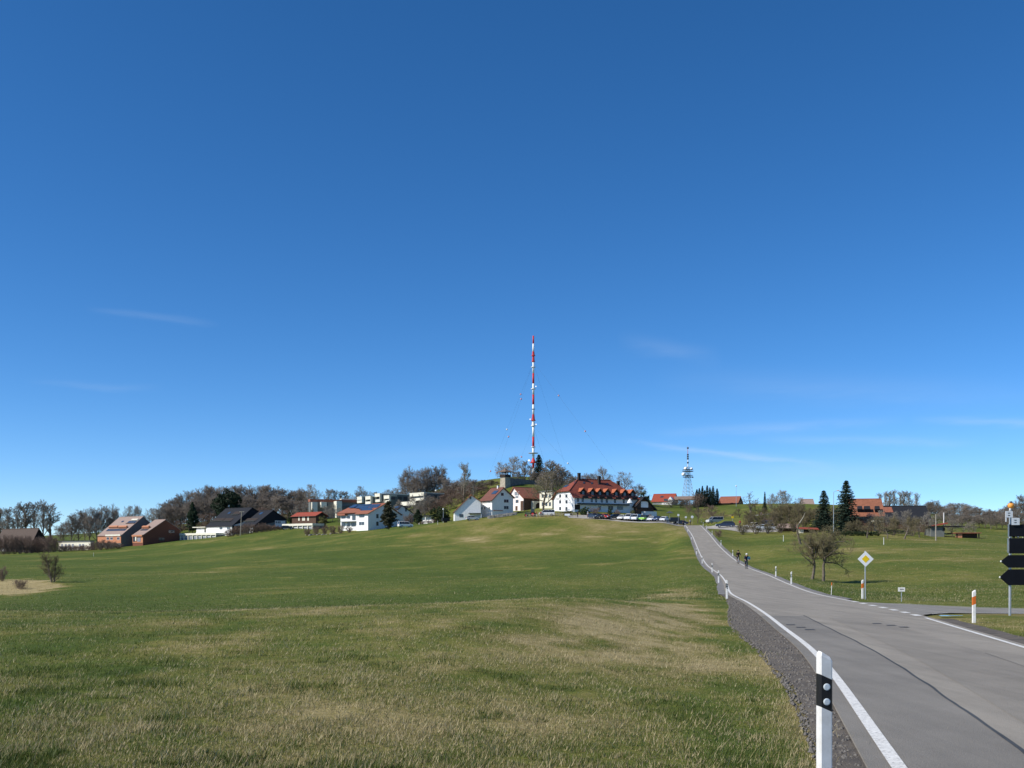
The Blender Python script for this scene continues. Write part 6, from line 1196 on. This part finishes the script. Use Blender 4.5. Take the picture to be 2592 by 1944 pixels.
def person(loc, rz, label, J, top, legs, helmet=None, group=None, hair=True, pack=None, shoe=M_BLACK):
    """J: dict of joints in local coordinates, -y is forward"""
    o = empty('person', loc, rz, label, 'person', group); j = {k: Vector(v) for k, v in J.items()}
    P_ = []; E = []
    def add(v, r): P_.append((v.x, v.y, v.z, r)); return len(P_) - 1
    pel = add(j['pelvis'], .13); ch = add(j['chest'], .15); E.append((pel, ch)); nk = add(j['neck'], .055); E.append((ch, nk)); hd = add(j['head'], .085); E.append((nk, hd)); ht = add(j['head'] + Vector((0, .01, .11)), .075); E.append((hd, ht))
    ns = add(j['head'] + Vector((0, -.09, .0)), .022); E.append((hd, ns))
    for s_ in ('l', 'r'):
        a = add(j['sh_' + s_], .06); E.append((ch, a)); b = add(j['el_' + s_], .045); E.append((a, b)); c = add(j['ha_' + s_], .033); E.append((b, c)); f_ = (j['ha_' + s_] - j['el_' + s_]).normalized(); pm_ = add(j['ha_' + s_] + f_ * .07, .035); E.append((c, pm_))
        for q in range(4):
            fg = add(j['ha_' + s_] + f_ * (.14 + .012 * (q in (1, 2))) + Vector(((q - 1.5) * .022, 0, -.015)), .009); E.append((pm_, fg))
        th_ = add(j['ha_' + s_] + f_ * .09 + Vector((.05 if s_ == 'l' else -.05, -.01, 0)), .010); E.append((pm_, th_))
        hp_ = add(j['pelvis'] + Vector((.09 if s_ == 'r' else -.09, 0, -.06)), .085); E.append((pel, hp_)); kn = add(j['kn_' + s_], .058); E.append((hp_, kn)); an = add(j['an_' + s_], .040); E.append((kn, an)); to = add(j['an_' + s_] + Vector((0, -.16, -.05)), .04); E.append((an, to))
    skin('body', P_, E, M_SKIN, o)
    T = []; TE = []
    def at_(v, r): T.append((v.x, v.y, v.z, r)); return len(T) - 1
    a0 = at_(j['pelvis'] + Vector((0, 0, .02)), .155); a1 = at_(j['chest'], .18); a2 = at_(j['neck'] - Vector((0, 0, .03)), .085); TE += [(a0, a1), (a1, a2)]
    for s_ in ('l', 'r'): b0 = at_(j['sh_' + s_], .08); b1 = at_(j['el_' + s_], .062); b2 = at_(j['ha_' + s_] * .97 + j['el_' + s_] * .03, .047); TE += [(a1, b0), (b0, b1), (b1, b2)]
    skin('jacket', T, TE, top, o)
    G = []; GE = []
    def ag(v, r): G.append((v.x, v.y, v.z, r)); return len(G) - 1
    g0 = ag(j['pelvis'], .16)
    for s_ in ('l', 'r'): g1 = ag(j['pelvis'] + Vector((.09 if s_ == 'r' else -.09, 0, -.06)), .105); g2 = ag(j['kn_' + s_], .075); g3 = ag(j['an_' + s_] + Vector((0, 0, .04)), .055); GE += [(g0, g1), (g1, g2), (g2, g3)]
    skin('trousers', G, GE, legs, o)
    for s_ in ('l', 'r'): MB().ball(tuple(j['an_' + s_] + Vector((0, -.06, -.045))), .10, 8, .5).build('shoe', shoe, o)
    hh = j['head'] + Vector((0, .015, .06))
    if helmet: MB().lathe([(.115, -.01), (.128, .03), (.115, .09), (.06, .13), (.01, .14)], 12, tuple(hh)).build('helmet', helmet, o, True)
    elif hair: MB().lathe([(.10, -.07), (.108, .0), (.098, .06), (.05, .095), (.01, .1)], 12, tuple(hh + Vector((0, .012, 0)))).build('hair', M_HAIR, o, True)
    for s_ in (-1, 1): MB().ball(tuple(j['head'] + Vector((s_ * .035, -.083, .03))), .012, 6).build('eye', M_BLACK, o)
    if pack: b = MB().box(-.17, .17, .0, .2, -.25, .25).build('backpack', pack, o); b.location = j['chest'] + Vector((0, .14, .0))
    return o
RIDE = dict(pelvis=(0, .18, .98), chest=(0, -.12, 1.36), neck=(0, -.22, 1.52), head=(0, -.28, 1.62), sh_l=(-.19, -.16, 1.43), sh_r=(.19, -.16, 1.43), el_l=(-.25, -.36, 1.22), el_r=(.25, -.36, 1.22), ha_l=(-.21, -.58, 1.08), ha_r=(.21, -.58, 1.08), kn_l=(-.11, -.18, .80), kn_r=(.11, -.14, .62), an_l=(-.11, .02, .44), an_r=(.11, -.02, .17))
STAND = dict(pelvis=(0, 0, .95), chest=(0, 0, 1.32), neck=(0, 0, 1.50), head=(0, -.02, 1.61), sh_l=(-.18, 0, 1.42), sh_r=(.18, 0, 1.42), el_l=(-.24, .03, 1.15), el_r=(.24, .03, 1.15), ha_l=(-.22, -.08, .92), ha_r=(.22, -.08, .92), kn_l=(-.10, -.04, .50), kn_r=(.10, .02, .50), an_l=(-.11, -.10, .08), an_r=(.11, .10, .08))
M_TYREB = mat('bike_tyre', (.02, .02, .02), .8)
def bicycle(loc, rz, label, col):
    o = empty('bicycle', loc, rz, label, 'bicycle'); m = mat('frame_%d' % int(col[0] * 997 + col[1] * 331 + col[2] * 71), col, .3)
    for y in (-.52, .52):
        t_ = MB(); n = 24
        for k in range(n):
            a, b = 6.2832 * k / n, 6.2832 * (k + 1) / n; t_.tube((0, y + .335 * math.cos(a), .35 + .335 * math.sin(a)), (0, y + .335 * math.cos(b), .35 + .335 * math.sin(b)), .018, n=6)
        w = t_.build('wheel', M_TYREB, o); sp = MB()
        for k in range(12): a = 6.2832 * k / 12; sp.tube((0, y, .35), (0, y + .32 * math.cos(a), .35 + .32 * math.sin(a)), .003, n=3)
        sp.build('spokes', M_METAL, w)
    f = MB()
    for a, b in (((0, .52, .35), (0, .08, .30)), ((0, .08, .30), (0, .20, .85)), ((0, .08, .30), (0, -.36, .72)), ((0, .18, .80), (0, -.36, .86)), ((0, .52, .35), (0, .18, .80)), ((0, -.36, .90), (0, -.52, .35))): f.tube(a, b, .018, n=6)
    f.build('frame', m, o); MB().tube((-.24, -.46, 1.02), (.24, -.46, 1.02), .014, n=6).tube((0, -.36, .9), (0, -.46, 1.02), .014, n=6).build('handlebar', M_DARKST, o); MB().hexa([(-.07, .30, .90), (.07, .30, .90), (.02, .04, .90), (-.02, .04, .90)], [(-.07, .30, .94), (.07, .30, .94), (.02, .04, .94), (-.02, .04, .94)]).build('saddle', M_BLACK, o); MB().tube((-.12, .08, .30), (.12, .08, .30), .012, n=5).box(-.17, -.09, .03, .11, .44 - .07, .44 - .05).box(.09, .17, -.01, .07, .10, .12).build('pedals', M_DARKST, o); return o
for px, d, lb, bl, col, top, legs, hel, pk in ((1868, 136, 'cyclist all in black riding downhill, farther of the two on the road', 'bicycle with silver frame under the farther cyclist', (.5, .5, .52), M_BLACK, M_BLACK, M_BLACK, None), (1889, 119, 'cyclist with white helmet and blue bag riding downhill, nearer of the two', 'bicycle with dark frame under the nearer cyclist', (.05, .06, .08), M_NAVY, M_NAVY, M_HELM, None)):
    X = at_px(px, d); z = float(road_z(d)); sl2 = (float(road_z(d + 1)) - float(road_z(d - 1))) / 2; tl = math.atan(sl2)
    for o in (bicycle((X, d, z), 0, bl, col), person((X, d, z), 0, lb, RIDE, top, legs, hel, pack=pk)):
        o.rotation_euler = (tl, 0, rad(-4))
X = at_px(1889, 119) + .27; o = MB().box(-.13, .13, -.09, .09, 0, .34).build('shoulder_bag', M_BLUEC); o.location = (X - .02, 118.72, float(road_z(119)) + 1.08); tag(o, 'blue shoulder bag at the side of the nearer cyclist', 'bag')
def walker(px, d, rz, label, top, legs, **kw):
    X = at_px(px, d); return person((X, d, ground(X, d) + .02), rad(rz), label, STAND, top, legs, **kw)
walker(1462, 303, 20, 'walker in black jacket left of the parked cars', M_BLACK, M_NAVY); walker(1488, 302, -30, 'walker with pale hat beside the leftmost parked car', M_GREYC, M_NAVY, helmet=M_HELM); walker(1358, 312, 60, 'walker in red top by the fence below the farmhouse', M_REDC, M_GREYC)
X = at_px(1368, 311); z = ground(X, 311); bicycle((X, 311, z), rad(70), 'touring bicycle ridden along the fence below the inn', (.5, .5, .5)); o = person((X, 311, z), rad(70), 'cyclist in red and white riding along the fence below the inn', RIDE, M_REDC, M_BLACK, M_HELM)
walker(1729, 298, 10, 'walker in dark clothes at the top of the road', M_NAVY, M_BLACK); walker(1747, 305, 10, 'walker on the roadside under the round reddish tree', M_GREYC, M_NAVY)
walker(1873, 262, 0, 'walker in red behind the parked cars on the right', M_REDC, M_NAVY)
# ------------------------------------------------------------------ lamps, poles, small things
def lamp(px, base, top, d, label, arm, head, name='street_lamp'):
    X = at_px(px, d); z = ground(X, d) - .2; Hh = s_py(top, d) - z; o = empty(name, (X, d, z), 0, label, 'street lamp'); MB().tube((0, 0, 0), (0, 0, Hh), .09, .05, 8).build('pole', M_METAL, o)
    if arm: MB().tube((0, 0, Hh), (arm * .5, 0, Hh + .28), .04, n=6).tube((arm * .5, 0, Hh + .28), (arm, 0, Hh + .36), .04, n=6).build('arm', M_METAL, o); MB().box(arm * .75, arm * 1.25, -.12, .12, Hh + .3, Hh + .45).build('lamp_head', head, o)
    else: MB().lathe([(.1, 0), (.28, .15), (.2, .5), (.05, .6)], 10, (0, 0, Hh)).build('lamp_head', head, o)
    return o
lamp(2110, 1345, 1246, 222, 'tall street lamp with curved arm and orange head between the two spruces', 1.0, mat('lamp_orange', (.75, .40, .20), .5)); lamp(1122, 1314, 1291, 330, 'short lamp post left of the white barn', 0, M_PWHITE); lamp(1863.5, 1278, 1232, 392, 'tall floodlight pole with white head on the ridge', 0, M_PWHITE, 'floodlight_pole')  # orange is the lamp head's own colour
for px, tp_, d, lb, m in ((2369, 1302, 200, 'wooden pole in front of the grey shed', M_BARKP), (2389, 1298, 228, 'pale pole rising behind the grey shed roof', M_PWHITE), (1198, 1228, 402, 'pale pole on the slope above the white barn', M_BARKP)):
    X = at_px(px, d); z = ground(X, d) - .3; o = MB().tube((0, 0, 0), (0, 0, s_py(tp_, d) - z), .14, .10, 7).tube((0, 0, s_py(tp_, d) - z - .001), (0, 0, s_py(tp_, d) - z + .06), .11, .06, 7).build('utility_pole', m); o.location = (X, d, z); tag(o, lb, 'pole')
def sign(px, d, top, label, m, r_=.3, shape='round'):
    X = at_px(px, d); z = ground(X, d); Hh = s_py(top, d) - z; o = empty('traffic_sign', (X, d, z), 0, label, 'road sign'); MB().tube((0, 0, -.2), (0, 0, Hh), .035, n=6).build('pole', M_METAL, o)
    if shape == 'round': q = MB().lathe([(r_, 0), (r_, .03)], 16).build('plate', m, o); q.location = (0, -.05, Hh - r_); q.rotation_euler = (rad(90), 0, 0); MB().lathe([(r_ * .7, .031), (r_ * .7, .036)], 16).build('plate_centre', M_SWH, q)
    else: MB().box(-r_, r_, -.06, -.03, Hh - r_ * 1.6, Hh).build('plate', m, o)
sign(1752, 308, 1305, 'round sign at the top of the road, right of the walkers', M_SWH, .42); sign(1717, 297, 1301, 'round sign beside the dark saloon', M_SWH, .32); sign(1926, 296, 1296, 'round red-rimmed sign beside the back lane', M_RED, .42); sign(1854, 272, 1307, 'small yellow sign among the shrubs', M_YEL, .3, 'sq'); sign(1736, 306, 1307, 'white notice board at the end of the car park', M_SWH, .3, 'sq')
o = empty('garden_parasol', (at_px(1695, 303), 303, ground(at_px(1695, 303), 303)), 0, 'dark square parasol above the off-road car', 'parasol'); MB().tube((0, 0, 0), (0, 0, 3.2), .04).build('pole', M_METAL, o); MB().hexa([(-1, -1, 2.7), (1, -1, 2.7), (1, 1, 2.7), (-1, 1, 2.7)], [(-.1, -.1, 3.3), (.1, -.1, 3.3), (.1, .1, 3.3), (-.1, .1, 3.3)]).build('canopy', M_DARKST, o)
o = empty('wooden_fence', (at_px(1330, 313), 313, 0), 0, 'low weathered wooden fence along the field below the inn', 'fence')
pp = [(px, np.interp(px, [1330, 1470], [313, 304])) for px in range(1332, 1462, 9)]
for px, d in pp: X = at_px(px, d); MB().box(-.06, .06, -.06, .06, -.2, 1.1).build('post', M_BARKP, o).location = (X - o.location.x, d - 313, ground(X, d))
for (a, da), (b, db) in zip(pp[:-1], pp[1:]):
    for zz in (.45, .9): A, B_ = (at_px(a, da), da), (at_px(b, db), db); MB().tube((A[0] - o.location.x, A[1] - 313 - .07, ground(*A) + zz), (B_[0] - o.location.x, B_[1] - 313 - .07, ground(*B_) + zz), .05, n=5).build('rail', M_BARKP, o)
X = at_px(1436, 304.5); o = empty('bench', (X, 304.5, ground(X, 304.5)), 0, 'pale blue-grey bench beside the fence below the inn', 'bench'); MB().box(-.8, .8, -.2, .2, .42, .50).build('seat', M_SWH, o); MB().box(-.8, .8, .2, .26, .5, .95).build('backrest', M_SWH, o)
for s_ in (-.65, .65): MB().box(s_ - .05, s_ + .05, -.18, .18, -.1, .419).build('leg', M_DARKST, o)
R = random.Random(8)
def rock(px, d, s_, label, group):
    X = at_px(px, d); b = MB().ball((0, 0, 0), s_, 7, .7); b.v = [(x * R.uniform(.75, 1.2), y * R.uniform(.75, 1.2), z * R.uniform(.7, 1.1)) for x, y, z in b.v]; o = b.build('boulder', M_ROCK); o.location = (X, d, ground(X, d) + s_ * .2); tag(o, label, 'boulder', group)
for i in range(14): rock(776 + i * 6.4 + R.uniform(-2, 2), 366 + R.uniform(-3, 3), R.uniform(.3, .55), 'grey boulder edging the garden below the solar-roof house', 'boulders edging the garden')
for px, py, d, lb, col in ((1128, 1322, 328, 'black garden trailer left of the white barn', (.015, .015, .017)),):
    X = at_px(px, d); o = empty('garden_trailer', (X, d, ground(X, d)), rad(20), lb, 'trailer'); MB().box(-1.2, 1.2, -.7, .7, .45, 1.5).build('body', mat('trailer_black', col, .5), o); MB().tube((1.2, 0, .5), (2.1, 0, .4), .05).build('drawbar', M_METAL, o)
    for s_ in (-.8, .8): MB().tube((0, s_ - .08, .33), (0, s_ + .08, .33), .33, n=14).build('wheel', M_TYRE, o)
# ------------------------------------------------------------------ foreground trees on the right
def twin_tree():
    d = 95.0; X0 = at_px(2083, d); z = ground(X0, d); o = empty('twin_trunk_tree', (X0, d, z), 0, 'low gnarled bare tree with two trunks standing in the right-hand meadow', 'tree')
    R = random.Random(3); thick, thin = [], []; k = d / F
    def L_(px, py, dy=0): return Vector(((px - 2083) * k, dy, s_py(py, d) - z))
    def chain(pts, r0, r1):
        n = len(pts)
        for i in range(n - 1): thick.append((tuple(pts[i]), tuple(pts[i + 1]), r0 + (r1 - r0) * i / (n - 1), r0 + (r1 - r0) * (i + 1) / (n - 1)))
    trunks = [[L_(2083, 1482), L_(2085, 1455), L_(2084, 1432), L_(2089, 1412), L_(2093, 1398)], [L_(2060, 1474, .6), L_(2063, 1456, .6), L_(2066, 1432, .5), L_(2062, 1412, .4), L_(2058, 1392, .3)]]
    for c in trunks: chain(c, .15, .08)
    limbs = [[L_(2089, 1412), L_(2105, 1402, -.3), L_(2122, 1400, -.5), L_(2140, 1404, -.6)], [L_(2093, 1398), L_(2101, 1380, .2), L_(2103, 1364, .3), L_(2100, 1352, .3)], [L_(2088, 1424), L_(2108, 1424, .4), L_(2126, 1428, .6), L_(2144, 1440, .7)], [L_(2093, 1398), L_(2082, 1380, -.4), L_(2080, 1372, -.5), L_(2070, 1366, -.6)], [L_(2058, 1392), L_(2060, 1379, .4), L_(2072, 1377, .6), L_(2090, 1378, .6)], [L_(2058, 1392), L_(2045, 1380, .5), L_(2038, 1368, .6), L_(2030, 1362, .6)], [L_(2066, 1432, .5), L_(2054, 1424, .2), L_(2040, 1412, .1), L_(2026, 1400, 0)], [L_(2064, 1418, .4), L_(2050, 1405, .9), L_(2036, 1396, 1.2), L_(2028, 1390, 1.3)], [L_(2101, 1380, .2), L_(2118, 1372, -.2), L_(2134, 1370, -.4), L_(2146, 1376, -.4)], [L_(2103, 1364, .3), L_(2110, 1355, .8), L_(2120, 1352, 1.0), L_(2128, 1356, 1.1)], [L_(2089, 1412), L_(2096, 1400, -1.0), L_(2102, 1392, -1.6), L_(2106, 1386, -2.0)], [L_(2084, 1418), L_(2078, 1404, -1.0), L_(2070, 1392, -1.6), L_(2064, 1384, -2.0)], [L_(2060, 1398, .4), L_(2064, 1384, 1.2), L_(2070, 1374, 1.8), L_(2078, 1366, 2.0)]]
    for a_, b_ in ((2089, 2100), (2084, 2074), (2062, 2052), (2066, 2080), (2093, 2112)):
        for k_ in range(2): q0 = L_(a_, 1412 - 4 * k_, R.uniform(-.3, .5)); e0 = L_(b_ + R.uniform(-12, 12), 1372 + R.uniform(-14, 14), R.uniform(-1.6, 1.6)); limbs.append([q0, q0.lerp(e0, .4) + Vector((R.gauss(0, .15), R.gauss(0, .15), .1)), q0.lerp(e0, .75) + Vector((R.gauss(0, .12), 0, 0)), e0])
    for c in limbs: chain(c, .070, .022)
    def tw(p, dirv, ln, r, lev):
        dd = dirv.normalized(); n = 3
        for i in range(n):
            dd = (dd + Vector((R.gauss(0, .4), R.gauss(0, .4), R.gauss(.12, .35)))).normalized(); q = p + dd * ln / n; thin.append((tuple(p), tuple(q), r * (1 - i / n * .5), r * (1 - (i + 1) / n * .5))); p = q
            if lev < 3:
                for _ in range(2 if lev < 2 else 2): tw(q, (dd + Vector((R.gauss(0, .8), R.gauss(0, .8), R.gauss(.15, .6)))).normalized(), ln * R.uniform(.5, .8), r * .72, lev + 1)
    for c in limbs:
        for i in range(len(c) - 1):
            for _ in range(2): f = R.random(); tw(c[i].lerp(c[i + 1], f), Vector((R.gauss(0, 1), R.gauss(0, 1), R.gauss(.35, .7))), R.uniform(.45, .85), .020, 1)
        tw(c[-1], c[-1] - c[-2], .8, .020, 1)
    link('trunk', seg_mesh('trunk', thick, M_BARK, 7), o); link('crown', seg_mesh('crown', thin, M_TWIGO, 3), o)
twin_tree()
def dead_tree():
    d = 182.0; X0 = at_px(2024, d); z = ground(X0, d); k = d / F; o = empty('dead_tree', (X0, d, z), 0, 'leaning dead tree stem with pale top behind the twin-trunk tree', 'tree')
    def L_(px, py, dy=0): return Vector(((px - 2024) * k, dy, s_py(py, d) - z))
    a = [L_(2026, 1378), L_(2021, 1360), L_(2018, 1345), L_(2020, 1331), L_(2024, 1324)]; b = [L_(2024, 1324), L_(2029, 1316), L_(2034, 1308), L_(2038, 1297)]
    s1 = [(tuple(p), tuple(q), .24 - .03 * i, .21 - .03 * i) for i, (p, q) in enumerate(zip(a[:-1], a[1:]))] + [(tuple(L_(2019, 1352)), tuple(L_(2028, 1356, -.2)), .09, .04)]
    s2 = [(tuple(p), tuple(q), .12 - .03 * i, .09 - .03 * i) for i, (p, q) in enumerate(zip(b[:-1], b[1:]))]
    link('trunk', seg_mesh('trunk', s1, M_BARK, 7), o); link('pale_top', seg_mesh('pale_top', s2, M_BARKP, 6), o)
dead_tree()
